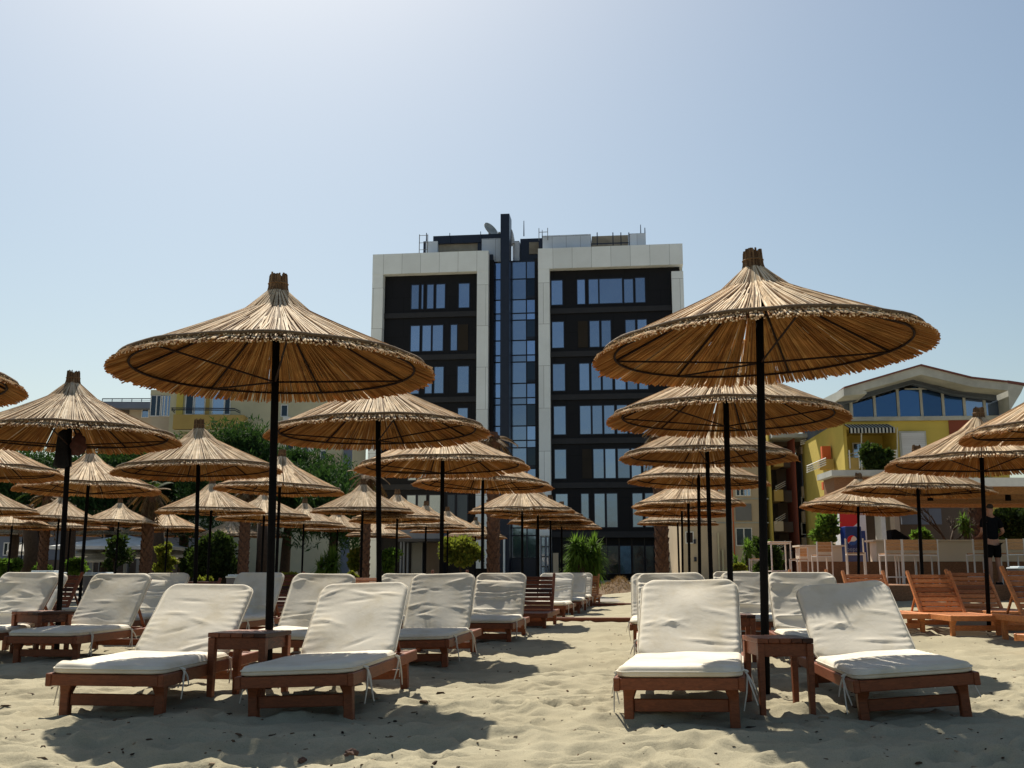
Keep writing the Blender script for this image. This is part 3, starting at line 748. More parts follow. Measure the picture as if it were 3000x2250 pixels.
# ---------------------------------------------------------------- side tables round the poles
def mk_table():
    root = empty('side_table'); T = M['wood']
    mb = MB()
    for k in range(5): mb.box(-.25+.1005*k, -.25+.1005*k+.096, -.25, .25, .425, .455)
    mb.build('tabletop', T, root, bevel=.004)
    mb = MB()
    for s in (-1,1):
        mb.box(-.195, .195, s*.215-.012, s*.215+.012, .345, .424); mb.box(s*.215-.012, s*.215+.012, -.195, .195, .345, .424)
    mb.build('apron', T, root, bevel=.003)
    for sx in (-1,1):
        for sy in (-1,1):
            mb = MB(); x, y = sx*.218, sy*.218; a, c = .030, .022
            mb.frustum([(x-c,y-c,-.1),(x+c,y-c,-.1),(x+c,y+c,-.1),(x-c,y+c,-.1)],[(x-a,y-a,.423),(x+a,y-a,.423),(x+a,y+a,.423),(x-a,y+a,.423)])
            mb.build('leg', T, root, bevel=.004)
    return root
tb = mk_table()
for i, (X, Y, rz, lab) in enumerate(((-1.80,7.25,R(-12),'red brown wooden side table between the two front left loungers'),
        (1.675,6.66,R(2),'dark wooden side table between the two front right loungers'),
        (-4.95,11.05,R(-28),'wooden side table under the bag parasol with its top in sun'),
        (2.15,10.3,R(-5),'wooden side table glimpsed behind the front right aisle lounger'))):
    o = tb if i == 0 else copy_tree(tb)
    o.location = (X, Y, gb(X,Y)); o.rotation_euler = (0,0,rz); o.scale = (.70,.74,1) if i == 1 else (.84,.84,1); tag(o, lab, 'table', 'side tables at the parasol poles')

# ---------------------------------------------------------------- bags on the pole
BY = bagpole.location.y; p = atd(160,960,BY)
bm = bmesh.new(); bmesh.ops.create_uvsphere(bm, u_segments=24, v_segments=16, radius=1)
for v in bm.verts:
    n = v.co.copy(); k = 1+.08*math.sin(n.z*9+n.x*4)+.07*math.sin(n.x*8+n.y*5)
    v.co = Vector((n.x*.085*k*(1-.25*n.z), n.y*.075*k, n.z*.13*k))
me = bpy.data.meshes.new('bag_body'); bm.to_mesh(me); bm.free(); me.materials.append(M['bag_red']); me.polygons.foreach_set('use_smooth',[True]*len(me.polygons))
pole_x = atd(143,955,BY).x
rt = empty('hanging_bag', (p.x+.045, BY, p.z)); tag(rt, 'round dark red bag hanging on the right of a parasol pole', 'bag')
link_mesh('bag_body', me, rt, (0,0,0))
mb = MB(); mb.tube([(pole_x-p.x-.02,0,.20),(-.05,-.03,.17),(-.015,-.04,.11)], .010, 6); mb.tube([(pole_x-p.x-.02,.02,.20),(-.02,.04,.17),(.015,.04,.11)], .010, 6); mb.build('strap', M['dark_cloth'], rt)
p2 = atd(137,968,BY); mb = MB()
mb.lathe([(.02,.21),(.06,.17),(.075,.05),(.085,-.08),(.092,-.20),(.05,-.225)], 20, fn=lambda t, z: 1+.14*math.sin(5*t+z*9))
tag(mb.build('hanging_cloth', M['dark_cloth'], None, (p2.x,BY,p2.z), smooth=True), 'long black cloth hung on the left of the same parasol pole as the bag', 'cloth')

# ---------------------------------------------------------------- bins
def mk_bin(col):
    root = empty('litter_bin'); mb = MB(); a, b_ = .19, .23
    mb.frustum([(-a,-a,0),(a,-a,0),(a,a,0),(-a,a,0)],[(-b_,-b_,.80),(b_,-b_,.80),(b_,b_,.80),(-b_,b_,.80)]); mb.build('bin_body', col, root, bevel=.012)
    mb = MB(); mb.box(-.25,.25,-.25,.25,.801,.835); mb.box(-.20,.20,-.20,.20,.836,.865); mb.build('lid', M['bin_lid'], root, bevel=.01)
    return root
bn = mk_bin(M['bin_grey'])
for i, (px, Y, lab, dz, s) in enumerate(((290,18.2,'grey litter bin with pale lid behind the bag pole lounger',.0,(.9,.9,1)),(137,18.5,'litter bin with white lid above the left edge loungers',.03,(1,1,1)),
        (694,20,'grey litter bin with white lid left of the big front left pole',-.04,(.7,.7,1)),(3004,20.9,'grey bin with pale lid at the right edge behind the bare loungers',.0,(1.0,1.0,.82)))):
    o = bn if i == 0 else copy_tree(bn); X = at(px,1700,Y).x
    o.location = (X, Y, gb(X,Y)+dz); o.scale = s; tag(o, lab, 'bin', 'litter bins')

# ---------------------------------------------------------------- plants
def leaf_cards(mb, pts, size, asp, rnd, up=.3, droop=0):
    for p in pts:
        d = Vector((rnd.gauss(0,1), rnd.gauss(0,1), rnd.gauss(0,1)+up-droop)).normalized()
        u = Vector((rnd.gauss(0,1), rnd.gauss(0,1), rnd.gauss(0,1))); u = d.cross(u).normalized()
        s = size*rnd.uniform(.6,1.3); a = d*s; b_ = u*s*asp
        q = Vector(p); nrm = d.cross(u)*s*.12
        mb.add([q, q+a*.5+b_+nrm, q+a, q+a*.5-b_+nrm], [(0,1,2,3)])
def clumps(rnd, c, rad, n, rs):
    out = []
    for _ in range(n):
        while True:
            v = Vector((rnd.uniform(-1,1), rnd.uniform(-1,1), rnd.uniform(-1,1)))
            if .35 < v.length < 1: break
        v = v*rnd.uniform(.75,1.22)
        out.append((Vector(c)+Vector((v.x*rad[0], v.y*rad[1], v.z*rad[2])), rs*rnd.uniform(.45,1.2)))
    return out
def crown_mesh(name, seed, blobs, per, size, asp, m_, up=.3, droop=0):
    rnd = random.Random(seed); mb = MB()
    for c, r in blobs:
        pts = []
        for _ in range(int(per)):
            v = Vector((rnd.gauss(0,1), rnd.gauss(0,1), rnd.gauss(0,1))).normalized()*r*rnd.random()**.4
            pts.append(c+v)
        leaf_cards(mb, pts, size, asp, rnd, up, droop)
    return mb.mesh(name, m_)
def limbs_mesh(name, seed, base, h, r, tips, m_):
    rnd = random.Random(seed); mb = MB()
    top = Vector(base)+Vector((rnd.uniform(-.2,.2),rnd.uniform(-.2,.2),h))
    mid = Vector(base)+Vector((rnd.uniform(-.15,.15),rnd.uniform(-.1,.1),h*.5))
    mb.tube([base, mid, top], [r, r*.8, r*.55], 9)
    for t in tips:
        s = mid.lerp(top, rnd.uniform(.4,1)); t = Vector(t); k = s.lerp(t,.5)+Vector((0,0,-.08*(t-s).length))
        mb.tube([s, k, t], [r*.4, r*.25, r*.08], 6)
    return mb.mesh(name, m_, smooth=True)
def tree(name, X, Y, z0, h, trunk_r, cz, rad, n, rs, per, size, asp, m_, seed, label, cat='tree', group=None, up=.3, droop=0, th=None):
    rnd = random.Random(seed); root = empty(name, (X, Y, z0)); bl = clumps(rnd, (0,0,cz), rad, n, rs)
    link_mesh('trunk', limbs_mesh('trunk', seed, (0,0,0), th or cz, trunk_r, [c for c, r in bl[:10]], M['bark']), root)
    link_mesh('crown', crown_mesh('crown', seed, bl, per, size, asp, m_, up, droop), root)
    return tag(root, label, cat, group)
# dark pines on the left
GP = 'dark pines behind the left parasols'
for i, (px, pyt, pyb, hw, Y, lab) in enumerate(((60,1318,1560,170,44,'dark pine at the left picture edge behind the parasols'),(330,1300,1545,190,43,'dark pine behind the parasol right of the bag pole'),
        (560,1325,1550,150,45,'dark pine below the yellow balcony, lower than its right neighbour'),(680,1236,1550,120,42,'tallest dark pine, rising right of the yellow balcony'),(845,1335,1560,130,43,'dark pine before the cream apartment windows'),
        (975,1400,1570,105,42,'lowest dark pine, at the edge of the sky gap'))):
    a = at(px, pyt, Y); b_ = at(px, pyb, Y); hh = a.z-b_.z; rx = hw/F*Y
    tree('pine_tree', a.x, Y, 0, a.z, .24, (a.z+b_.z)/2, (rx, 2.0, hh/2*.92), 34, .95, 620, .30, .10, M['pine'], 100+i, lab, group=GP, up=.9, th=(a.z+b_.z)/2)
# leaning bare trunks and bushes at the back left
def trunk_only(pts, r, label):
    root = empty('bare_tree', (pts[0].x, pts[0].y, 0)); mb = MB(); mb.tube([p-root.location for p in pts], r, 10); mb.build('trunk', M['bark'], root, smooth=True)
    return tag(root, label, 'tree', 'dark trunks at the back left')
trunk_only([at(82,1700,36),at(95,1620,36),at(88,1560,36),at(80,1480,36)], [.30,.26,.24,.2], 'dark leaning trunk, left stem of the fork near the left edge')
trunk_only([at(95,1690,36.4),at(112,1620,36.4),at(122,1560,36.4),at(128,1490,36.4)], [.24,.22,.2,.17], 'dark leaning trunk, right stem of the fork near the left edge')
trunk_only([at(198,1700,37),at(200,1640,37),at(205,1560,37),at(209,1480,37)], [.24,.22,.2,.17], 'dark straight trunk just right of the pole with the bags')
trunk_only([at(462,1700,38),at(463,1620,38),at(464,1500,38)], [.26,.24,.2], 'dark straight trunk beside the thick palm trunk')
trunk_only([at(765,1700,38),at(768,1620,38),at(770,1500,38)], [.22,.2,.2], 'dark straight trunk just left of the big front left pole')
def bush(px, py0, py1, hw, Y, m_, seed, label, name='bush', size=.16, asp=.3, n=14, per=230, group='bushes along the promenade', up=.6):
    a = at(px,py0,Y); b_ = at(px,py1,Y); z0 = min(b_.z, 0.6); rx = hw/F*Y; cz = (a.z+b_.z)/2
    return tree(name, a.x, Y, min(b_.z-.1,0.2), a.z, .05, cz-min(b_.z-.1,.2), (rx*.85, rx*.7, (a.z-b_.z)/2*.85), n, min(rx,(a.z-b_.z)/2)*.5, per, size, asp, m_, seed, label, 'bush', group, up)
bush(28,1640,1690,30,35,M['leaf'],201,'rounded green bush at the far left edge')
bush(122,1655,1690,18,35,M['leaf'],202,'small green bush right of the forked trunk')
bush(225,1640,1690,26,35,M['leaf'],203,'round green bush right of the pole with the bags')
bush(345,1570,1690,42,38,M['leaf_dark'],204,'loose dark bush in front of the white cafe canopies',n=10,per=120)
bush(490,1590,1690,24,36,M['leaf_yellow'],205,'yellow green bush right of the thick palm trunk',n=10,per=120)
bush(625,1570,1695,72,37,M['leaf_dark'],206,'big dark round shrub behind the second row',n=30,per=420)
bush(560,1600,1690,30,38,M['leaf_dark'],207,'dark shrub left of the big round one')
bush(1140,1585,1690,26,37,M['leaf'],208,'leafy bush between the second aisle pole and the grey canopy',n=12,per=130)
bush(1045,1600,1680,22,38,M['leaf_yellow'],209,'bright green bush right of the tall yucca clump')
bush(1345,1575,1665,60,37,M['leaf_yellow'],210,'broad light green bush under the fourth aisle parasol',n=26,per=260,size=.14)
bush(845,1680,1720,26,30,M['leaf_yellow'],211,'low yellow flowering bush between two cream lounger backs',n=8,per=160,size=.10)
bush(1035,1675,1712,18,30,M['leaf_yellow'],212,'low yellow flowering bush right of the second row lounger',n=8,per=160,size=.10)
bush(600,1690,1720,22,27,M['leaf_yellow'],213,'low yellow flowering bush behind the low bare lounger',n=8,per=150,size=.10)
bush(2165,1655,1690,24,31,M['leaf_yellow'],214,'low light green plant left of the white stools',n=8,per=140,size=.12)
bush(2240,1575,1690,44,33,M['leaf_dark'],215,'dark leafy shrub behind the white stools',n=20,per=240)
bush(2420,1500,1600,36,29.5,M['leaf'],216,'small leafy tree over the bar counter left of the cooler','small_tree',n=14,per=120)
bush(2560,1305,1378,44,38.5,M['leaf_dark'],217,'dark bushy plant on the ledge before the striped awning',n=20,per=260,size=.2)
bush(2980,1470,1600,75,31,M['leaf_dark'],218,'dark hedge behind the bar at the right edge',n=30,per=300)
bush(2700,1558,1590,24,29.5,M['leaf'],219,'pale green plant on the counter under the bare tree',n=8,per=120)
# yuccas
def yucca(px, py0, py1, hw, Y, heads, seed, label, m_='leaf'):
    rnd = random.Random(seed); b_ = at(px,py1,Y); root = empty('yucca', (b_.x, Y, min(b_.z,.0)))
    st = MB(); lf = MB(); zb = min(b_.z,.0); zt = at(px,py0,Y).z-zb; w_ = hw/F*Y
    for k in range(heads):
        hx = rnd.uniform(-.55,.55)*w_*1.1; hy = rnd.uniform(-.5,.5)*w_; hz = zt*rnd.uniform(.50,.86)-abs(hx)*.3
        st.tube([(hx*.2,hy*.2,0),(hx*.6,hy*.6,hz*.5),(hx,hy,hz)], [.07,.06,.05], 7)
        L_ = w_*rnd.uniform(.62,.85)
        for q in range(120):
            a = rnd.uniform(0,2*PI); e = rnd.uniform(-1.25,1.35); l = L_*rnd.uniform(.7,1.1)
            d = Vector((math.cos(a)*math.cos(e), math.sin(a)*math.cos(e), math.sin(e))); sd = d.cross(Vector((0,0,1))).normalized()*.022*(Y/30)
            p = Vector((hx,hy,hz-rnd.random()*.25)); m1 = p+d*l*.55; t = p+d*l+Vector((0,0,-.22*l*(1 if e<.9 else 0)))
            lf.add([p-sd*.6,p+sd*.6,m1+sd,m1-sd,t], [(0,1,2,3),(3,2,4)])
    st.build('stem', M['bark'], root, smooth=True); lf.build('leaves', M[m_], root)
    return tag(root, label, 'yucca', 'yucca clumps along the promenade')
yucca(975,1565,1700,62,35,5,301,'big spiky yucca clump behind the second row lounger')
yucca(1712,1550,1690,64,36,15,302,'light green spiky yucca right of the aisle parasols, beside the black tower')
yucca(2185,1545,1690,40,32,4,303,'spiky yucca before the beige block left of the white stools')
yucca(2840,1455,1560,40,30,2,304,'spiky plant head under the pergola beside the person','leaf')
# palms
def palm(px, pyt, Y, r, label, seed, dry=30, green=6, up=.0):
    rnd = random.Random(seed); t = at(px,pyt,Y); root = empty('palm_tree', (t.x, Y, 0)); H = t.z
    mb = MB(); mb.lathe([(r*1.15,-.1),(r*1.05,.5),(r,H*.5),(r*1.0,H-.6),(r*1.25,H-.1),(r*.7,H+.3)], 18)
    for k in range(150):       # cut leaf bases
        z = H*(k/150)**.95; a = k*2.4; c, s = math.cos(a), math.sin(a)
        q = Vector((c*r*.98, s*r*.98, z)); w_ = Vector((-s,c,0))*.10
        mb.add([q-w_, q+w_, q+Vector((c*.06,s*.06,.20)), q+Vector((0,0,.22))-w_*.2], [(0,1,2),(0,2,3),(1,3,2)])
    mb.build('trunk', M['palm_bark'], root)
    def frond(mb, a, e, l, dr):
        c, s = math.cos(a), math.sin(a); sp = []
        for i in range(8):
            q = i/7; rr = l*q*math.cos(e)*(1-.12*q); zz = H+.1+l*q*math.sin(e)-dr*l*q*q
            sp.append(Vector((c*rr, s*rr, zz)))
        mb.tube(sp, [.028*(1-i/9) for i in range(8)], 4)
        for i in range(1,8):
            for sub in (0,.5):
                p0 = sp[i-1].lerp(sp[i], sub); d = (sp[i]-sp[i-1]).normalized(); sd = d.cross(Vector((0,0,1)))
                sd = sd.normalized() if sd.length > .05 else Vector((-s,c,0))
                ll = l*.22*(1-.5*abs(i/7-.45))
                for sg in (-1,1):
                    t_ = p0+(sd*sg*.8+d*.6).normalized()*ll+Vector((0,0,-.25*ll)); wv = d*.035
                    mb.add([p0-wv,p0+wv,t_], [(0,1,2)])
    mb = MB()
    for k in range(green): frond(mb, rnd.uniform(0,6.28), rnd.uniform(.5,1.2)+up, rnd.uniform(1.0,1.5), rnd.uniform(.2,.6))
    mb.build('green_fronds', M['leaf_dark'], root)
    mb = MB()
    for k in range(dry): frond(mb, rnd.uniform(0,6.28), rnd.uniform(-1.2,.5), rnd.uniform(.6,1.05), rnd.uniform(.2,.7))
    mb.build('dry_fronds', M['frond_dry'], root)
    return tag(root, label, 'palm', 'palms along the promenade')
palm(140,1462,34,.12,'palm with thin brown trunk left of the pole with the bags',401,20,8)
palm(440,1448,33,.155,'palm with thick brown trunk under the yellow balcony parasol',402)
palm(722,1450,35,.15,'palm trunk left of the big front left pole',403)
palm(1075,1398,33,.125,'palm trunk with brown crown before the sky gap',404,34,0)
palm(1446,1292,34,.19,'thick brown palm trunk left of the aisle before the tower',405,36,0)
palm(1930,1272,33,.20,'thick brown palm trunk right of the aisle before the tower',406,40,0)
palm(2862,1440,31,.22,'palm with brown trunk behind the bar next to the person',407,16,6)
# bare tree
rnd = random.Random(5); root = empty('bare_tree', (at(2785,1600,30).x, 30, .6)); mb = MB()
def branch(p, d, l, r, depth):
    e = p+d*l; k = p.lerp(e,.5)+Vector((rnd.uniform(-.05,.05),0,rnd.uniform(-.04,.04)))*l
    mb.tube([p,k,e], [r,r*.85,r*.65], 6)
    if depth == 0: return
    for _ in range(3 if depth > 1 else 4):
        nd = (d+Vector((rnd.uniform(-.9,.9), rnd.uniform(-.6,.6), rnd.uniform(-.1,.7)))).normalized()
        branch(p.lerp(e, rnd.uniform(.55,1)), nd, l*rnd.uniform(.55,.8), r*.55, depth-1)
branch(Vector((0,0,0)), Vector((0,0,1)), 1.0, .08, 4)
mb.build('branches', M['bark'], root, smooth=True); tag(root, 'bare branching tree behind the bar counter', 'tree')
# grass mound
rnd = random.Random(9); a = atd(1326,1283,41); mb = MB()
def mound(x, y): return .72*math.exp(-(x/1.0)**2-(y/1.2)**2)*(1+.0*x)+.12*math.sin(x*5)*math.exp(-(x/.9)**2)
G = [[(x*.12, y*.15, mound(x*.12,y*.15)-.05+rnd.uniform(-.03,.03)) for x in range(-16,17)] for y in range(-12,13)]
nxg = 33; mb.add([p for r_ in G for p in r_], [(j*nxg+i,j*nxg+i+1,(j+1)*nxg+i+1,(j+1)*nxg+i) for j in range(24) for i in range(32)])
root = empty('grass_mound', (a.x+.1, 41, 0)); root.scale = (.85,1,.92); mb.build('mound_soil', simple('mound_soil', (.13,.08,.04), .95, .5, 8, .6, 20), root, smooth=True)
mb = MB()
for _ in range(2600):
    x, y = rnd.gauss(0,.75), rnd.gauss(0,.8); z = mound(x,y)
    if z < .06: continue
    d = Vector((rnd.gauss(0,.5), rnd.gauss(0,.5), rnd.uniform(.2,1)))*.16; s_ = Vector((rnd.uniform(-1,1),rnd.uniform(-1,1),0)).normalized()*.012
    p = Vector((x,y,z-.06)); mb.add([p-s_,p+s_,p+d], [(0,1,2)])
mb.build('dry_grass', M['dry_grass'], root); tag(root, 'mound of dry brown grass at the end of the sandy aisle', 'mound')
# ---------------------------------------------------------------- buildings
class Plane:
    """a facade: pixels to metres along it and up it"""
    def __init__(s, px, Y, ang):
        p = at(px, HZ, Y); s.p = Vector((p.x, p.y)); s.a = R(ang)
        s.e = Vector((math.cos(s.a), -math.sin(s.a))); s.n = Vector((-math.sin(s.a), -math.cos(s.a)))
    def uz(s, px, py, yf=0.0):
        x = (px-1500)/F; u = (1125-py)/F; d = Vector((x, CT-u*ST)); dz = ST+u*CT
        t = (s.p.dot(s.n)-yf)/d.dot(s.n); h = d*t-s.p
        return h.dot(s.e), CAMZ+dz*t
    def root(s, name): return empty(name, (s.p.x, s.p.y, 0), -s.a)
    def box(s, mb, x0, y0, x1, y1, yf, dep):
        u0, z1 = s.uz(x0,y0,yf); u1, z0 = s.uz(x1,y1,yf); mb.box(min(u0,u1), max(u0,u1), yf, yf+dep, min(z0,z1), max(z0,z1))
def window(root, u0, u1, z0, z1, y, m_glass='glass', fr=.06, name='window', mfr='mullion', bars=0):
    mb = MB(); d = .05
    mb.box(u0-fr,u1+fr,y-d,y,z1,z1+fr); mb.box(u0-fr,u1+fr,y-d,y,z0-fr,z0); mb.box(u0-fr,u0,y-d,y,z0,z1); mb.box(u1,u1+fr,y-d,y,z0,z1)
    for k in range(bars):
        c = u0+(u1-u0)*(k+1)/(bars+1); mb.box(c-.03,c+.03,y-d+.004,y-.003,z0,z1)
    w_ = mb.build(name, M[mfr], root)
    g = MB(); g.box(u0,u1,y-.018,y-.004,z0,z1); g.build('pane', M[m_glass], w_)
    return w_

# --- the dark tower
T = Plane(1500, 80, 6.6); tw = T.root('hotel_tower')
tag(tw, 'tall black hotel tower with white frames and a glass middle strip', 'building')
def zc(zx, zy): return (1050+zx/2.212, 600+zy/2.212)
def tuz(zx, zy): return T.uz(*zc(zx, zy))
uL0 = tuz(97,400)[0]; uL1 = tuz(845,400)[0]; uR0 = tuz(1166,400)[0]; uR1 = tuz(2103,400)[0]
ztop = tuz(1166,290)[1]; zband = tuz(1230,420)[1]
wp = .75; wl = tuz(160,700)[0]-uL0; DEP = 17
# body behind
mb = MB(); mb.box(uL0+.25, uL1+.35, .45, DEP, -.2, ztop-.6); mb.box(uR0-.35, uR1-.25, .45, DEP, -.2, ztop-.6); mb.box(uL1+.35, uR0-.35, 1.6, DEP, -.2, ztop-.9)
mb.build('dark_wall', M['black_panel'], tw)
zg = tuz(1265,2290)[1]
for (a, c, gap) in ((uL0,uL1,0),(uR0,uR1,1)):
    mb = MB(); mb.box(a, c, -.25, 1.0, zband, ztop); mb.build('white_frame_top', M['white_panel'], tw)
    for k, (p, q) in enumerate(((a, a+wl), (c-wl*1.02, c))):
        mb = MB(); top = zband-.004 if not (gap and k == 1) else zband-.55
        mb.box(p+.003, q-.003, -.23, .98, 1.2 if k else .0, top); mb.build('white_pillar', M['white_panel'], tw)
# side walls of the frames run back
mb = MB(); mb.box(uL0-.002, uL0+.246, .984, DEP, 0, ztop-.3); mb.build('white_side_wall', M['white_panel'], tw)
mb = MB(); mb.box(uR1-.246, uR1+.002, .984, DEP, 0, ztop-.3); mb.build('white_side_wall', M['white_panel'], tw)
# floor bands
rowz = []
for (y0, y1) in ((480,640),(750,920),(1025,1200),(1300,1485),(1582,1772),(1871,2090)):
    z1 = tuz(1290,y0)[1]; z0 = tuz(1290,y1)[1]; rowz.append((z0,z1))
for (z0, z1) in rowz:
    for (a, c) in ((uL0+wl, uL1-wl), (uR0+wl, uR1-wl)):
        mb = MB(); mb.box(a+.01, c-.01, .30, .446, z0-.75, z0-.32); mb.build('floor_band', M['dark_band'], tw)
def uu(zx, zy=900): return tuz(zx, zy)[0]
def cp(px): return (px-1050)*2.212
WINL = [[(332,378),(398,408),(435,475),(495,550),(643,710)],[(332,388),(408,462),(475,540),(593,632)],[(332,388),(430,472),(490,547),(640,710)],[(332,388),(430,472),(490,547),(645,705)],
        [(332,380),(408,462),(490,547),(640,710)],[(cp(1198),cp(1222)),(cp(1229),cp(1252)),(cp(1262),cp(1293)),(cp(1315),cp(1334)),(cp(1342),cp(1370))]]
WINR = [[(1252,1322),(1422,1470),(1497,1557),(1568,1715),(1730,1787),(1805,1865)],[(1255,1328),(1500,1560),(1577,1635),(1735,1795),(1813,1870)],
        [(1258,1333),(1430,1490),(1507,1565),(1580,1640),(1660,1725),(1740,1800),(1815,1870)],[(1262,1335),(1430,1497),(1510,1570),(1585,1648),(1668,1730),(1750,1808),(1830,1885)],
        [(1265,1335),(1512,1575),(1588,1650),(1668,1740),(1755,1812),(1830,1885)],[(cp(1624),cp(1657)),(cp(1697),cp(1717)),(cp(1735),cp(1763)),(cp(1770),cp(1799)),(cp(1844),cp(1871)),(cp(1880),cp(1905))]]
for W in (WINL, WINR):
    for (z0, z1), ws in zip(rowz, W):
        for (a, c) in ws:
            o = .12*random.uniform(-1,1) if a == 1730 else 0
            window(tw, uu(a), uu(c), z0+.02, z1-.02-abs(o), .446, 'glass', .07)
for (row, a, c) in ((1,640,705),(1,1422,1485),(4,1440,1500)):   # openings boarded up
    z0, z1 = rowz[row]; mb = MB(); mb.box(uu(a), uu(c), .40, .447, z0, z1); mb.build('boarded_opening', M['boards'], tw)
# glass strip
ga, gb_, gc, gd, ge = uu(865), uu(920), uu(980), uu(1080), uu(1163)
zs = [tuz(1030,y)[1] for y in (340,455,590,680,725,858,955,1000,1140,1235,1280,1420,1515,1563,1700,1800,1850,1990,2090,2140,2290)]
mb = MB(); mb.box(uL1+.003, ga-.02, .55, 1.55, 0, zs[0]+.5); mb.box(gb_+.01, gc-.01, -.15, 1.4, 0, tuz(950,62)[1]); mb.build('dark_fin', M['mullion'], tw)
for (a, c, tint) in ((ga,gb_,'glass_tint'),(gc,gd,'glass'),(gd,ge,'glass_tint')):
    for i, (zt, zb) in enumerate(zip(zs, zs[1:])):
        g = tint
        if a == gd and i in (1,4,7,10,13): g = 'glass_dark'
        if a == gc and i in (1,4,7,10,13): g = 'glass'
        if a == gd and i in (0,):  g = 'glass'
        window(tw, a+.05, c-.05, zb+.05, zt-.05, 1.2, g, .045, 'glass_panel')
    if a == gd:
        for i in (1,4,7,13):
            zt = zs[i+1]; mb = MB(); mb.box(a+.06, c-.06, 1.0, 1.15, zt+.02, zt+.26); mb.build('vent_sash', M['mullion'], tw)
mb = MB(); mb.box(ga-.3, ge+.1, 1.205, 1.6, 0, zs[0]+.1); mb.build('strip_backing', M['mullion'], tw)
# roof storey
def rb(name, zx0, zy0, zx1, zy1, yf, dep, m_):
    u0, z1 = tuz(zx0,zy0); u1, z0 = tuz(zx1,zy1); mb = MB(); mb.box(min(u0,u1),max(u0,u1),yf,yf+dep,min(z0,z1),max(z0,z1)); return mb.build(name, M[m_], tw)
rb('roof_wall',425,218,500,330,.8,3,'blue_panel'); rb('roof_wall',788,198,920,345,.9,3,'blue_panel'); rb('roof_wall',983,192,1028,345,1.7,2,'blue_panel')
rb('roof_concrete',502,205,765,312,1.25,2.5,'concrete'); rb('roof_parapet',470,178,925,212,1.0,3.2,'mullion'); rb('roof_recess',760,200,786,312,1.1,2,'mullion')
rb('roof_edge',408,216,423,330,.85,3,'mullion')
rb('roof_recess',1030,165,1186,345,2.2,2,'mullion'); rb('roof_concrete',1090,190,1158,265,2.10,.095,'concrete'); rb('roof_edge',1158,184,1188,300,1.5,.5,'mullion')
rb('roof_wall',1188,180,1505,300,.8,3,'blue_panel'); rb('roof_wall',1752,166,1865,280,.8,3,'blue_panel'); rb('roof_concrete',1508,172,1750,268,1.25,2.4,'concrete'); rb('roof_ledge',1506,262,1751,272,.79,.6,'mullion')
mb = MB(); u0,z0 = tuz(955,190); u1,z1 = tuz(985,80)
mb.prism([(u0,1.41,z0-.3),(tuz(1000,190)[0],1.41,z0-.3),(tuz(985,130)[0],1.41,tuz(985,130)[1]),(u0,1.41,z1)],(0,.9,0)); mb.build('roof_cheek', M['blue_panel'], tw)
mb = MB()
for x in (1545,1648,1700,1752): 
    u,z = tuz(x,160); mb.box(u-.04,u+.04,.72,.786,z-3.0*1.0+1.9,z)
u0,z0 = tuz(1508,236); u1,_ = tuz(1750,232); mb.box(u0,u1,.725,.78,z0-.03,z0+.05); mb.build('roof_railing', M['mullion'], tw)
for (x, y0, y1, r) in ((1065,80,165,.05),(1829,105,166,.05),(1857,125,180,.06),(580,160,215,.05),(782,150,205,.05),(428,160,215,.06),(1185,140,180,.04)):
    u,zt = tuz(x,y0); _,zb = tuz(x,y1); mb = MB(); mb.tube([(u,.9,zb-.2),(u,.9,zt)],[r,r*.6],6); mb.build('mast', M['mullion'], tw)
mb = MB()
for x in (388,442):
    u,zt = tuz(x,180); _,zb = tuz(x,318); mb.tube([(u,.5,zb),(u,.5,zt)],.035,5)
for y in (187,235,280):
    u0,z = tuz(388,y); u1,_ = tuz(442,y); mb.tube([(u0,.5,z),(u1,.5,z)],.025,5)
for (x0,x1,y) in ((1165,1222,160),):
    u0,z = tuz(x0,y); u1,_ = tuz(x1,y); mb.tube([(u0,.7,z),(u1,.7,z)],.03,5)
    for x in (x0,x1): u,_ = tuz(x,160); mb.tube([(u,.7,z-.7),(u,.7,z+.35)],.03,5)
mb.build('scaffold_rail', M['grey_wall'], tw)
# the dish
u,zb = tuz(832,178); _,zt = tuz(825,84); rr = (zt-zb)*.60
dish = empty('satellite_dish', Vector((T.p.x,T.p.y,0))+Vector((T.e.x*u-T.n.x*1.8, T.e.y*u-T.n.y*1.8, zb)))
tag(dish, 'pale satellite dish on the roof of the black tower', 'satellite dish')
mb = MB(); n = 24
for k in range(6): pass
prof = [(rr*q, .28*rr*q*q) for q in (.02,.25,.5,.75,1.0)]+[(rr*q, .28*rr*q*q-.06) for q in (1.0,.7,.4,.02)]
mb.lathe(prof, 24); mb.build('reflector', M['fascia'], dish, (0,0,rr*.95), tuple(Vector((.62,-.55,.45)).to_track_quat('Z','Y').to_euler()))
mb = MB(); mb.tube([(0,0,-.3),(0,.1,rr*.8)],[.16,.12],8); mb.tube([(0,0,rr*.3),(rr*.5,-.3,rr*.35),(rr*1.05,-.5,rr*.42)],.05,6); mb.tube([(rr*1.05,-.5,rr*.42),(rr*1.1,-.52,rr*.6)],.1,8); mb.tube([(-.5,0,-.3),(0,.1,rr*.6)],.06,6); mb.build('dish_mount', M['fascia'], dish)
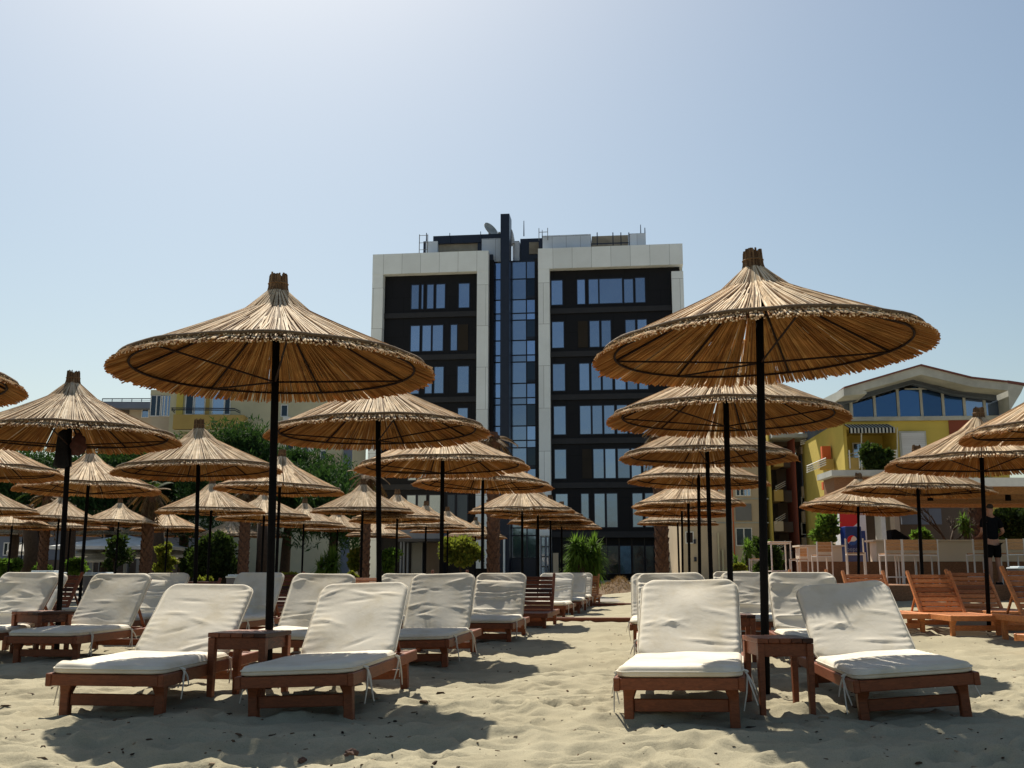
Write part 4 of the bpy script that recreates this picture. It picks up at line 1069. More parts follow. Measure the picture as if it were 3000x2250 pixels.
# ground floor
def tp(name, px0, py0, px1, py1, yf, dep, m_):
    u0,z1 = T.uz(px0,py0,yf); u1,z0 = T.uz(px1,py1,yf); mb = MB(); mb.box(u0,u1,yf,yf+dep,max(min(z0,z1),0),max(z0,z1)); return mb.build(name, M[m_], tw)
tp('entrance_canopy',1168,1546,1292,1578,-3.4,3.1,'greyblue_wall'); tp('canopy_edge',1166,1578.5,1294,1586,-3.45,3.1,'mullion')
tp('ground_panel',1206,1588,1236,1690,-.6,.5,'grey_wall'); tp('ground_panel',1250,1588,1290,1690,-.5,.4,'shadow_wall')
for x in (1172,1181,1192): tp('ground_column',x,1588,x+3,1690,-1.0,.2,'greyblue_wall')
tp('drain_pipe',1474,1572,1479,1690,-.5,.3,'white_panel'); 
for x in (1583,1598,1609): tp('door_frame',x,1570,x+3.5,1690,-.40,.12,'greyblue_wall')
tp('door_head',1583,1560,1613,1569,-.41,.14,'white_panel')
for i in range(4): u0,z1 = T.uz(1588,1575+i*29); u1,z0 = T.uz(1597,1600+i*29); window(tw,u0,u1,max(z0,.1),z1,-.3,'glass_tint',.03); u0,z1 = T.uz(1603,1575+i*29); u1,_ = T.uz(1608,1600+i*29); window(tw,u0,u1,max(z0,.1),z1,-.3,'glass_tint',.03)
tp('door_jamb',1620,1620,1636,1690,-.7,.4,'beige_wall')
tp('shop_head',1745,1565,1975,1574,-.2,.3,'dark_band'); 
for i, x in enumerate((1776,1813,1851,1888,1925)): tp('shop_mullion',x,1576,x+3,1690,-.22,.25,'shadow_wall')
for i, x in enumerate((1750,1780,1817,1855,1892,1929)):
    u0,z1 = T.uz(x,1600); u1,z0 = T.uz(x+32,1680); window(tw,u0,u1,max(z0,.2),z1,-.1,'glass_dark' if i != 2 else 'glass_deep',.04,'shop_window')
tp('corner_panel',1960,1562,1985,1690,-.15,.25,'dark_band')

# --- cream apartments on the left
A = Plane(700, 58, -3); ap = A.root('apartment_block'); tag(ap, 'cream apartment block with an ochre balcony behind the dark pines', 'building')
def ab(name, x0,y0,x1,y1,yf,dep,m_, root=ap, P=A):
    mb = MB(); P.box(mb,x0,y0,x1,y1,yf,dep); return mb.build(name, M[m_], root)
def win(P, root, x0,y0,x1,y1,y=0.0,g='glass',bars=0,mfr='white_paint',fr=.05,name='window'):
    u0,z1 = P.uz(x0,y0,y); u1,z0 = P.uz(x1,y1,y); return window(root,u0,u1,z0,z1,y,g,fr,name,mfr,bars)
ab('cream_wall',502,1120,772,1710,0,9,'cream_wall'); ab('cream_wall',800,1120,1019,1710,.2,9,'cream_wall'); ab('blue_strip',773,1125,799,1710,.5,8,'greyblue_wall')
ab('corner_edge',1012,1150,1021,1700,.1,.09,'greyblue_wall')
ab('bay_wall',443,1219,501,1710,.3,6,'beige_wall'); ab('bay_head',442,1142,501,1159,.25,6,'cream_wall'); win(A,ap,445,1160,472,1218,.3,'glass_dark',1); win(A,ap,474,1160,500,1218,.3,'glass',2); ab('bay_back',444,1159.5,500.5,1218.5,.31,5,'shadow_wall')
ab('corner_strip',520,1125,534,1214,-.10,.095,'yellow_wall')
ab('balcony_slab',508,1214,712,1258,-1.3,1.2,'yellow_slab'); ab('balcony_soffit',514,1259,706,1264,-1.2,1.1,'cream_wall')
mb = MB()
for i, (x0,y0,x1,y1) in enumerate(((514,1205,706,1204),(514,1210,706,1209))):
    u0,z = A.uz(x0,y0); u1,_ = A.uz(x1,y1); mb.tube([(u0,-.2,z+.0),(u0+.1,-1.2,z),(u1-.1,-1.2,z),(u1,-.2,z)],.03,5)
mb.build('balcony_rail', M['mullion'], ap)
win(A,ap,548,1150,568,1213,-.0,'glass_dark'); win(A,ap,570,1150,598,1213,-.0,'glass'); ab('balcony_recess',600,1150,612,1213,-.03,.028,'yellow_slab'); win(A,ap,626,1150,656,1213,0,'glass'); win(A,ap,660,1150,672,1213,0,'glass_dark')
ab('balcony_slab',508,1350,712,1392,-1.3,1.2,'yellow_slab')
win(A,ap,826,1188,841,1219,.2,'glass_dark'); win(A,ap,891,1300,902,1330,.2,'glass_dark'); win(A,ap,878,1316,886,1340,.2,'glass_dark'); win(A,ap,941,1322,953,1345,.2,'glass_dark'); win(A,ap,838,1302,858,1345,.2,'glass_dark'); win(A,ap,930,1344,936,1365,.2,'glass_dark')
ab('loggia',960,1328,1000,1372,.17,.028,'beige_wall'); ab('floor_line',905,1300,1012,1303,.12,.078,'grey_wall'); win(A,ap,995,1298,1014,1308,.18,'glass')
mb = MB(); u,z = A.uz(905,1305); mb.box(u,u+.35,-.15,.195,z-.5,z); u,z = A.uz(830,1222); mb.box(u,u+.4,-.15,.195,z-.35,z); mb.build('air_unit', M['white_paint'], ap)
B_ = Plane(370, 66, -2); gbk = B_.root('grey_building'); tag(gbk, 'low grey rooftop storey with thin railing left of the cream apartments', 'building')
ab('grey_wall',296,1197,444,1700,.3,8,'beige_wall',gbk,B_); ab('roof_slab',290,1176,444,1196,-.4,9,'greyblue_wall',gbk,B_); ab('wall_shadow',340,1200,378,1215,.26,.036,'shadow_wall',gbk,B_); win(B_,gbk,418,1200,434,1222,.29,'glass')  # wall_shadow: thin dark slab painting shade below the roof slab
mb = MB(); u0,z = B_.uz(300,1168); u1,z2 = B_.uz(444,1168); _,zb = B_.uz(300,1176)
mb.tube([(u0,0,z),(u1,0,z2)],.03,5); mb.tube([(u0,0,(z+zb)/2),(u1,0,(z+zb)/2)],.015,5)
for k in range(6): u = u0+(u1-u0)*k/5; mb.tube([(u,0,zb-.1),(u,0,z)],.025,5)
mb.build('roof_railing', M['mullion'], gbk)
# low grey building at the far left
C_ = Plane(150, 52, 0); lb = C_.root('low_building'); tag(lb, 'low blue grey building with dark windows behind the cafe canopies at the left', 'building')
ab('wall',-120,1555,560,1715,0,8,'greyblue_wall',lb,C_); ab('roof_edge',-125,1535,565,1554.5,-.5,9,'grey_wall',lb,C_)
for x in (15,60,225,255,310,470): win(C_,lb,x,1592,x+18,1625,0,'glass_dark',1)
ab('pale_panel',375,1575,425,1598,-.05,.048,'white_paint',lb,C_)
for x in (262,290,330,365,400): ab('column',x,1635,x+5,1700,-.6,.3,'grey_wall',lb,C_)
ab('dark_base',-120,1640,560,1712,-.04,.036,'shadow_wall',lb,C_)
# white cafe canopies
def mk_cafe():
    root = empty('cafe_parasol'); mb = MB(); h = 2.35; a = 1.5
    mb.add([(-a,-a,h),(a,-a,h),(a,a,h),(-a,a,h),(0,0,h+.62),(-a,-a,h-.16),(a,-a,h-.16),(a,a,h-.16),(-a,a,h-.16),(0,0,h+.60)],
           [(0,1,4),(1,2,4),(2,3,4),(3,0,4),(0,5,6,1),(1,6,7,2),(2,7,8,3),(3,8,5,0),(5,9,6),(6,9,7),(7,9,8),(8,9,5)])
    mb.build('canopy', M['white_fabric'], root); mb = MB(); mb.tube([(0,0,0),(0,0,h+.6)],.035,8); mb.build('pole', M['fascia'], root); return root
cf = mk_cafe()
for i, (px,py,Y,rz,sc,lab) in enumerate(((82,1606,46,.3,.5,'small white cafe parasol before the forked trunk'),(275,1614,44,.5,.75,'white cafe parasol just right of the bag pole lounger pole'),(312,1632,43,.2,.62,'lower white cafe parasol overlapping its left neighbour'),
        (370,1592,42,.1,1.5,'large shaded white cafe parasol left of the thick palm trunk'),(478,1618,44,.6,1.1,'white cafe parasol right of the thick palm trunk'))):
    o = cf if i == 0 else copy_tree(cf); p = at(px,py,Y); z = p.z-2.35*1.0
    o.location = (p.x, Y, 0); k = p.z/2.55; o.scale = (sc,sc,k); o.rotation_euler = (0,0,rz); tag(o, lab, 'parasol', 'white cafe parasols')

# --- coloured apartments in the middle right
D_ = Plane(2150, 55, 2); md = D_.root('coloured_block'); tag(md, 'beige, ochre and rust coloured apartment block with stacked balconies', 'building')
def m_(name, x0,y0,x1,y1,yf,dep,mm): return ab(name,x0,y0,x1,y1,yf,dep,mm,md,D_)
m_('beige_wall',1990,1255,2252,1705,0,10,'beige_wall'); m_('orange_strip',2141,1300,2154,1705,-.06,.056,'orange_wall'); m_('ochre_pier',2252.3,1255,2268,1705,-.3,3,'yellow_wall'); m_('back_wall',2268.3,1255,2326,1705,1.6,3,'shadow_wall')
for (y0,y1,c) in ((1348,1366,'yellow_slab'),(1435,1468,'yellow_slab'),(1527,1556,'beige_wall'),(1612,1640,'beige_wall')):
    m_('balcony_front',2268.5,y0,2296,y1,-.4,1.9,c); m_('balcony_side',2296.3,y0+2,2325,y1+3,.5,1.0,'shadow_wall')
for (y) in (1415,1510,1590): 
    mb = MB(); 
    for k in range(3):
        u0,z = D_.uz(2268,y+12+k*6); u1,z2 = D_.uz(2303,y-6+k*6); mb.tube([(u0,-.42,z),(u1,.2,z2)],.025,5)
    mb.build('balcony_rail', M['white_paint'], md)
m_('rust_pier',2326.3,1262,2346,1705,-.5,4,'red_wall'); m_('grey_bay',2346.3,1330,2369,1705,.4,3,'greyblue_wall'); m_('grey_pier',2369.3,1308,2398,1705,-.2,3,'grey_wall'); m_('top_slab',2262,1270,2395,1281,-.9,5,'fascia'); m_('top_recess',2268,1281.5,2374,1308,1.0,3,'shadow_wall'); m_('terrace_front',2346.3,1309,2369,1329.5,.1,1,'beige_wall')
m_('upper_storey',2040,1258,2262,1300,.5,8,'fascia')
for (y0,y1) in ((1425,1455),(1498,1530),(1575,1602)):
    m_('bay_panel',2348,y0,2364,y1,.2,.19,'beige_wall')
    win(D_,md,2349,y1+4,2362,y1+34,.39,'glass_dark')
mb = MB()
for k in range(3):
    u0,z = D_.uz(2338,1306-k*5); u1,z2 = D_.uz(2376,1296-k*5); mb.tube([(u0,-.55,z),(u1,-.55,z2)],.03,5)
mb.build('terrace_rail', M['white_paint'], md)
for (x0,y0,x1,y1,g) in ((2157,1426,2178,1451,'glass_dark'),(2180,1426,2197,1451,'glass'),(2157,1549,2202,1597,'glass_dark'),(2080,1430,2105,1460,'glass_dark'),(2010,1560,2030,1590,'glass_dark')): win(D_,md,x0,y0,x1,y1,0,g,1)
m_('shutter',2154.5,1476,2203,1525,-.07,.066,'grey_wall'); m_('floor_line',1990,1460,2252,1463,-.05,.046,'fascia'); m_('floor_line',1990,1530,2252,1533,-.05,.046,'fascia')
for (x,y) in ((2032,1580),(2034,1632),(2075,1565)): m_('vent',x,y,x+7,y+13,-.1,.09,'mullion')
for (x,y) in ((2103,1560),(2115,1610)): m_('pilaster',x,y,x+8,1705,-.25,.2,'cream_wall')

# --- yellow house with a bent roof
E_ = Plane(2650, 46, 4); yh = E_.root('yellow_house'); tag(yh, 'yellow house with a bent pale roof over a band of blue glass', 'building')
def yp(x, y): return (2350+x/3.386, 1050+y/3.386)
def y_(name,x0,y0,x1,y1,yf,dep,mm): a,b = yp(x0,y0); c,d = yp(x1,y1); return ab(name,a,b,c,d,yf,dep,mm,yh,E_)
def ypt(x,y,yf=0.0): return E_.uz(*yp(x,y),yf)
up_ = [ypt(*q,-1.6) for q in ((412,300),(1175,75),(1680,200),(2035,240))]; lo_ = [ypt(*q,-1.6) for q in ((418,372),(1180,160),(1605,283),(2033,318))]
mb = MB()
for i in range(3):
    (a0,a1),(b0,b1) = up_[i], up_[i+1]; (c0,c1),(d0,d1) = lo_[i], lo_[i+1]
    mb.prism([(a0,-1.6,a1),(b0,-1.6,b1),(b0,-1.6,d1),(a0,-1.6,c1)],(0,14,0))
mb.build('roof', M['fascia'], yh)
mb = MB()
for i in range(3):
    (a0,a1),(b0,b1) = up_[i], up_[i+1]; mb.prism([(a0,-1.7,a1+.003),(b0,-1.7,b1+.003),(b0,-1.7,b1+.07),(a0,-1.7,a1+.07)],(0,14.2,0))
mb.build('roof_flashing', M['roof_red'], yh)
# left eave runs down and back
(a0,a1) = up_[0]; (e0,e1) = ypt(205,450); (f0,f1) = ypt(310,462)
mb = MB(); mb.add([(a0-.002,-1.6,a1),(a0-.002,-1.6,lo_[0][1]),(e0,6,e1-.3),(e0,6,e1+.55),(a0+1.0,-1.55,a1-.1),(a0+1.0,-1.55,lo_[0][1]+.1),(e0+1.5,6,e1-.3),(e0+1.5,6,e1+.5)],[(0,1,2,3),(4,7,6,5),(0,4,5,1),(3,2,6,7),(0,3,7,4),(1,5,6,2)]); mb.build('left_eave', M['fascia'], yh)
mb = MB(); (a0,a1) = ypt(2036,245,-1.2); (b0,b1) = ypt(2201,272,-1.2); mb.prism([(a0,-1.2,a1),(b0,-1.2,b1),(b0-.15,-1.2,b1-.3),(a0,-1.2,a1-1.25)],(0,10,0)); mb.build('right_eave', M['fascia'], yh); mb = MB(); mb.prism([(a0,-1.25,a1+.003),(b0+.05,-1.25,b1+.003),(b0+.05,-1.25,b1+.12),(a0,-1.25,a1+.12)],(0,10.1,0)); mb.build('eave_flashing', M['roof_red'], yh)
# glass band
def roofz(u, pts):
    for (p, q) in zip(pts, pts[1:]):
        if u <= q[0]: return p[1]+(q[1]-p[1])*(u-p[0])/(q[0]-p[0])
    return pts[-1][1]
gx = [485,715,950,1180,1395,1605,1805,2000]; zb = ypt(1000,580)[1]
louv = [ypt(*q) for q in ((418,480),(1180,262),(1605,372),(2033,425))]
for i, (x0, x1) in enumerate(zip(gx, gx[1:])):
    u0 = ypt(x0,450)[0]+.06; u1 = ypt(x1,450)[0]-.06; mid = (u0+u1)/2
    mb = MB(); mb.prism([(u0,0,zb),(u1,0,zb),(u1,0,roofz(u1,louv)),(u0,0,roofz(u0,louv))],(0,.06,0)); mb.build('glass_pane', M['glass_deep'] if i < 5 else M['glass_tint'], yh)
for x in gx:
    u = ypt(x,450)[0]; mb = MB(); mb.box(u-.058,u+.058,-.06,.1,zb-.02,roofz(u,lo_)-.02); mb.build('mullion', M['fascia'], yh)
mb = MB()
u0 = ypt(1010,305)[0]; u1 = ypt(1325,305)[0]; z = ypt(1180,305)[1]; mb.box(u0,u1,-.09,-.061,z-.03,z+.03)
mb.build('transom', M['fascia'], yh)
mb = MB()
for k in range(4):
    t = (k+.6)/4
    for i in range(3):
        q = []
        for pts in (lo_, louv): q.append((pts[i], pts[i+1]))
        p0 = (q[0][0][0], q[0][0][1]*(1-t)+q[1][0][1]*t); p1 = (q[0][1][0], q[0][1][1]*(1-t)+q[1][1][1]*t)
        mb.bar((p0[0],-.25,p0[1]),(p1[0],-.25,p1[1]),.34,.07)
mb.build('louvres', M['louvre'], yh)
uw0 = ypt(400,600)[0]; uw1 = ypt(2010,600)[0]
mb = MB(); mb.box(ypt(420,600)[0],uw1-.1,.12,9,zb-.1,ypt(1000,430)[1]); mb.build('attic_wall', M['louvre'], yh)
y_('sill_band',440,581,2030,605,-.15,1.2,'fascia'); 
u0,zt = ypt(401,606); u1,z0 = ypt(2010,1300); ur,zr = ypt(944,740); _,zlog = ypt(600,1108)
# wall with a loggia left open: pieces butt together
ul0 = ypt(440,740)[0]; ul1 = ypt(935,740)[0]; zl1 = ypt(700,700)[1]
mb = MB(); mb.box(u0,uw1,0,9,zl1,zt); mb.box(ul1,uw1,0,9,0,zl1-.001); mb.box(u0,ul0,0,9,0,zl1-.001); mb.box(ul0+.001,ul1-.001,2.2,9,0,zl1-.001); mb.box(ul0+.001,ul1-.001,0,2.199,0,zlog); mb.build('yellow_wall', M['yellow_wall'], yh)
mb = MB(); mb.box(ul0+.002,ypt(560,1000)[0],-.02,.2,zlog+.001,ypt(480,985)[1]); mb.build('loggia_front', M['yellow_slab'], yh)
u0w,_ = ypt(630,780); u1w,_ = ypt(840,780); window(yh,u0w,u1w,zlog+.4,ypt(700,790)[1],2.2,'glass',.06,'window','white_paint',1)
mb = MB()
for k in range(3):
    z = ypt(480,980-k*30)[1]; mb.tube([(ul0+.1,.5,z-.1),(ul0+.7,-.1,z),(ul1-.1,-.1,z)],.03,5)
for x in (465,560,700,850,930): u = ypt(x,980)[0]; mb.tube([(u,-.1,ypt(480,985)[1]-.5),(u,-.1,ypt(480,912)[1])],.03,5)
mb.build('balcony_rail', M['white_paint'], yh)
# awning
aw = empty('striped_awning', (0,0,0)); aw.parent = yh
ua,za = ypt(462,690,-1.0); ub,zb2 = ypt(925,738,-1.0); mb = MB(); n = 26
for k in range(n):
    mb.cur = k % 2; p, q = ua+(ub-ua)*k/n, ua+(ub-ua)*(k+1)/n
    mb.add([(p,-1.0,za),(q,-1.0,za),(q,-.02,za+.3),(p,-.02,za+.3),(p,-1.0,zb2),(q,-1.0,zb2)],[(0,1,2,3),(4,5,1,0)])
mb.build('awning_cloth', [M['dark_cloth'], M['fascia']], aw)
mb = MB()
for x in (530,880): u = ypt(x,740)[0]; mb.tube([(u,-1.0,za),(u+.15,.0,za-2.3)],.03,5)
mb.build('awning_arm', M['fascia'], aw)
u0,z1 = ypt(975,742); u1,z0 = ypt(1220,960); mb = MB(); mb.box(u0-.08,u1+.08,-.08,-.002,z0-.08,z1+.08); w_ = mb.build('shutter_frame', M['fascia'], yh); mb = MB(); mb.box(u0,u1,-.11,-.081,z0,z1); mb.build('roller_shutter', M['shutter'], w_)
y_('red_panel',1452,606,1720,1000,-.05,.049,'red_wall')
# left flank, turned away
mb = MB(); fx0,fz0 = ypt(165,800); ux = ypt(400,606)[0]; ztop_ = ypt(400,640)[1]
mb.add([(ux-.003,0,0),(ux-.003,0,ztop_),(fx0+2.0,9,ztop_-.4),(fx0+2.0,9,0),(ux-.003,9,0),(ux-.003,9,ztop_-.2)],[(0,1,2,3),(0,4,5,1),(3,2,5,4),(1,5,2),(0,3,4)]); mb.build('flank_wall', M['yellow_wall'], yh)
y_('orange_panel',195,870,290,1010,2.2,.3,'orange_wall'); y_('orange_panel',205,1225,300,1300,2.2,.3,'orange_wall'); y_('flank_slab',170,1000,310,1100,1.7,.4,'yellow_slab')
mb = MB()
for k in range(4):
    a0,a1 = ypt(150,1085-k*22); b0,b1 = ypt(308,1010-k*22+10); mb.tube([(a0,2.2,a1),(b0,1.4,b1)],.028,5)
mb.build('flank_rail', M['white_paint'], yh)

# --- beach bar
F_ = Plane(2540, 33, 1); bb = F_.root('bar_building'); tag(bb, 'low beach bar building with brown upper wall and white ledge', 'building')
def b2(name,x0,y0,x1,y1,yf,dep,mm): return ab(name,x0,y0,x1,y1,yf,dep,mm,bb,F_)
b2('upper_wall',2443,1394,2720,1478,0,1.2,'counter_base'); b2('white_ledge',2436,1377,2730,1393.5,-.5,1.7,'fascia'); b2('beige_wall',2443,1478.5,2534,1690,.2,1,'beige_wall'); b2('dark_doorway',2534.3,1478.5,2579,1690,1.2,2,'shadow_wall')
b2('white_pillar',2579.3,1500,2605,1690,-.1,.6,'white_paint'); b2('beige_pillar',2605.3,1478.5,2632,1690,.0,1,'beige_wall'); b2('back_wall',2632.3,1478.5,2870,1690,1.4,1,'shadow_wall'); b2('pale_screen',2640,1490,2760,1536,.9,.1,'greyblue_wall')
b2('wall_lamp',2572,1497,2602,1503,-.4,.25,'mullion')
pg = empty('bar_pergola', (0,0,0)); tag(pg, 'cream flat pergola roof over the bar counter with small black lamps', 'pergola')
z = at(3000,1408,23).z; x0 = at(2600,1408,23).x
mb = MB(); mb.box(x0,22,22.6,22.72,z-.16,z+.03); mb.build('fascia', M['white_paint'], pg)
mb = MB(); mb.box(x0,22,22.73,28.6,z-.06,z); mb.build('soffit', M['counter_top'], pg)
for k, yy in enumerate((23.6,25.2,26.8,28.3)): mb = MB(); mb.box(x0+.05,22,yy,yy+.14,z-.26,z-.063); mb.build('beam', M['wood_light'], pg)
for px in (2725,2953):
    p = at(px,1452,24.6); mb = MB(); mb.tube([(p.x,24.6,z-.06),(p.x,24.6,z-.16),(p.x,24.6,z-.17),(p.x,24.6,z-.34)],[.015,.015,.06,.07],10); mb.build('black_lamp', M['black_metal'], pg)
for xx in (21,): mb = MB(); mb.box(xx,xx+.14,28.3,28.44,.6,z-.27); mb.build('post', M['wood_light'], pg)
ct = empty('bar_counter', (0,0,0)); tag(ct, 'long bar counter, sand coloured above brown boards', 'counter')
p0 = at(2345,1600,27); p1 = at(3000,1588,27); xk = at(2466,1600,27).x
mb = MB(); zt1 = at(2400,1602,27).z; zt2 = at(2800,1587,27).z; zm = at(2700,1645,27).z
mb.box(p0.x,xk,27,27.5,zm,zt1); mb.box(xk+.9,20,27,27.5,zm,zt2); mb.build('counter_face', M['counter_top'], ct)
mb = MB(); mb.box(p0.x,20,27.03,27.47,.6,zm-.003); mb.build('counter_base', M['counter_base'], ct)
mb = MB(); mb.box(xk+.8,20.1,26.9,27.6,zt2+.003,zt2+.05); mb.box(p0.x-.05,xk+.05,26.9,27.6,zt1+.003,zt1+.045); mb.build('counter_slab', M['counter_top'], ct)
mb = MB(); a = at(2608,1553,27.2); c = at(2660,1577,27.2)
mb.prism([(a.x,27.1,a.z),(a.x+.12,27.1,a.z+.02),(c.x,27.1,zt2+.10),(c.x,27.1,zt2+.055),(a.x,27.1,zt2+.055)],(0,.4,0)); tag(mb.build('slanted_cover', M['dark_cloth'], bevel=.02), 'black slanted cover standing on the bar counter', 'cover')
# drinks panel
dp = empty('advertising_board', (at(2498,1600,31).x, 31, .6)); tag(dp, 'tall red, white and blue advertising board behind the blue cooler', 'board')
def dpt(x,y): q = at(x,y,31); return (q.x-dp.location.x, q.z-.6)
x0,zt_ = dpt(2458,1495); x1,_ = dpt(2535,1495); mb = MB(); mb.box(x0,x1,0,.5,0,zt_); mb.build('panel_body', M['logo_white'], dp, bevel=.01)
def poly(name, pts, mm, yy, root=None, d=.004): mb = MB(); mb.prism([(a,yy,b) for a,b in pts],(0,d,0)); return mb.build(name, M[mm], root)
mid = [dpt(2461,1566),dpt(2476,1559),dpt(2492,1548),dpt(2508,1536),dpt(2516,1524),dpt(2519,1497)]
poly('red_field',[dpt(2459.5,1497)]+mid, 'logo_red', -.006, dp)
low = [dpt(2463,1580),dpt(2478,1572),dpt(2494,1563),dpt(2512,1556),dpt(2534,1555)]
poly('blue_field', low+[(x1-.01,.02),(dpt(2463,1600)[0],.02)], 'cooler_blue', -.006, dp)
# cooler with the round mark
cl = empty('drinks_cooler', (at(2505,1640,28.6).x, 28.6, .6)); tag(cl, 'slim blue drinks cooler with round red white and blue mark', 'cooler')
q0 = at(2481,1542,28.6); q1 = at(2529,1542,28.6); hw_ = (q1.x-q0.x)/2; hh = q0.z-.6
mb = MB(); mb.box(-hw_,hw_,0,.45,.06,hh); mb.build('cooler_body', M['cooler_blue'], cl, bevel=.02); mb = MB(); mb.box(-hw_+.03,hw_-.03,.03,.42,0,.058); mb.build('plinth', M['mullion'], cl)
mb = MB(); mb.box(-hw_+.012,-hw_+.03,-.03,-.001,.35,hh-.35); mb.build('handle', M['logo_pale'], cl)
r_ = .135; cz_ = at(2498,1583,28.6).z-.6; cx_ = -.05; nn = 48
def arc(a0,a1,n=24): return [(cx_+r_*math.cos(a0+(a1-a0)*i/n), cz_+r_*math.sin(a0+(a1-a0)*i/n)) for i in range(n+1)]
lg = poly('round_mark', arc(0,2*PI-.001,nn), 'logo_white', -.008, cl, .0075)
def wave(a0, a1, k):   # s-curve between two rim points
    p = Vector((r_*math.cos(a0), r_*math.sin(a0))); q = Vector((r_*math.cos(a1), r_*math.sin(a1))); nrm = Vector((-(q-p).y,(q-p).x)).normalized()
    return [tuple(Vector((cx_,cz_))+p.lerp(q,t)+nrm*k*math.sin(2*PI*t)*r_) for t in [i/14 for i in range(15)]]
poly('red_wave', arc(R(62),R(205))+wave(R(205),R(62),-.16)[1:-1], 'logo_red', -.013, lg, .004)
poly('blue_wave', arc(R(222),R(372))+wave(R(372),R(222),.16)[1:-1], 'logo_blue', -.013, lg, .004)
tx = bpy.data.curves.new('lettering','FONT'); tx.body = 'pepsi'; tx.size = .17; tx.align_x = 'CENTER'; tx.extrude = .002; tx.resolution_u = 4
to = bpy.data.objects.new('lettering', tx); COL.objects.link(to); dg = bpy.context.evaluated_depsgraph_get(); dg.update()
tm = bpy.data.meshes.new_from_object(to.evaluated_get(dg)); bpy.data.objects.remove(to); tm.materials.clear(); tm.materials.append(M['logo_pale'])
link_mesh('lettering', tm, cl, (cx_+.01,-.006,at(2498,1612,28.6).z-.62), (PI/2,0,0))
# stools
def mk_stool():
    root = empty('bar_stool'); wt = M['white_paint']; w2, h = .19, 1.02
    for s in (-1,1):
        mb = MB(); mb.bar((s*w2,-.17,-.02),(s*w2,-.19,h),.028,.028,(0,1,0)); mb.build('back_leg', wt, root); mb = MB(); mb.bar((s*w2,.17,-.02),(s*w2,.17,.70),.028,.028,(0,1,0)); mb.build('front_leg', wt, root)
    mb = MB()
    for z in (.16,.66):
        mb.bar((-w2,-.175,z),(w2,-.175,z),.026,.026); mb.bar((-w2,.17,z),(w2,.17,z),.026,.026)
        for s in (-1,1): mb.bar((s*w2,-.16,z),(s*w2,.16,z),.026,.026)
    mb.build('rails', wt, root)
    mb = MB()
    for k in range(4): mb.box(-w2-.01,w2+.01,-.17+k*.09,-.17+k*.09+.078,.675,.70)
    mb.build('seat', M['wood_light'], root, bevel=.003)
    mb = MB()
    for k in range(3): mb.box(-w2+.016,w2-.016,-.20,-.180,h-.25+k*.082,h-.25+k*.082+.076)
    mb.build('backrest', M['wood_light'], root, bevel=.003)
    return root
stl = mk_stool()
def stool(i, px, Y, rz, lab, sc=1.0, z=.6):
    o = stl if i == 0 else copy_tree(stl); o.location = (at(px,1650,Y).x, Y, z); o.rotation_euler = (0,0,rz); o.scale = (sc,)*3
    if i == 6:
        for ch in list(o.children):
            if ch.name.startswith('backrest'): bpy.data.objects.remove(ch)
    tag(o, lab, 'bar stool', 'white framed bar stools')
stool(0,2610,24.2,.06,'white bar stool with wooden back, left of the three in a row at the counter')
stool(1,2664,24.2,-.05,'white bar stool with wooden back, middle of the three at the counter')
stool(2,2716,24.3,.04,'white bar stool crossed by the parasol pole, right of the three')
stool(3,2868,24.0,.03,'white bar stool partly behind the pole, left of the dark dressed person')
stool(4,2968,23.6,-.04,'white bar stool at the right edge, right of the person')
stool(5,2409,26.0,.1,'white bar stool with wooden back, alone left of the cooler')
stool(6,2508,23.2,2.9,'bare white stool frame standing in front of the blue cooler',1.0)
stool(7,2340,25.5,1.9,'low white stool with wooden seat right of the white high table',.85)
stool(8,2216,25.0,1.2,'white framed stool left of the black front right pole',.85)
hb = empty('high_table', (at(2280,1600,26.3).x, 26.3, .6)); tag(hb, 'white framed high table among the stools behind the right pole', 'table')
zt = at(2280,1588,26.3).z-.6; mb = MB()
for sx in (-.24,.24):
    for sy in (-.24,.24): mb.bar((sx,sy,0),(sx,sy,zt-.02),.03,.03,(0,1,0))
for z in (.3,zt-.04):
    mb.bar((-.24,-.24,z),(.24,-.24,z),.028,.028); mb.bar((-.24,.24,z),(.24,.24,z),.028,.028); mb.bar((-.24,-.22,z),(-.24,.22,z),.028,.028); mb.bar((.24,-.22,z),(.24,.22,z),.028,.028)
mb.build('table_frame', M['white_paint'], hb); mb = MB(); mb.box(-.27,.27,-.27,.27,zt-.018,zt+.01); mb.build('tabletop', M['counter_top'], hb, bevel=.004)

# ---------------------------------------------------------------- the person
def skin_mesh(name, nodes, edges, m_, sub=2, root_i=0):
    me = bpy.data.meshes.new(name); me.from_pydata([n[0] for n in nodes], edges, [])
    o = bpy.data.objects.new(name, me); COL.objects.link(o)
    sk = o.modifiers.new('s','SKIN'); sk.use_smooth_shade = True
    for i, n in enumerate(nodes):
        r = n[1]; me.skin_vertices[0].data[i].radius = r if isinstance(r, tuple) else (r, r)
    me.skin_vertices[0].data[root_i].use_root = True
    s = o.modifiers.new('d','SUBSURF'); s.levels = s.render_levels = sub
    dg = bpy.context.evaluated_depsgraph_get(); dg.update()
    out = bpy.data.meshes.new_from_object(o.evaluated_get(dg)); bpy.data.objects.remove(o); bpy.data.meshes.remove(me)
    out.name = name; out.materials.clear(); out.materials.append(m_); out.polygons.foreach_set('use_smooth',[True]*len(out.polygons))
    return out
px_ = at(2908,1600,23.2); pr = empty('person', (px_.x, 23.2, .6), R(4)); tag(pr, 'person in black shirt and shorts standing at the bar, seen from behind', 'person')
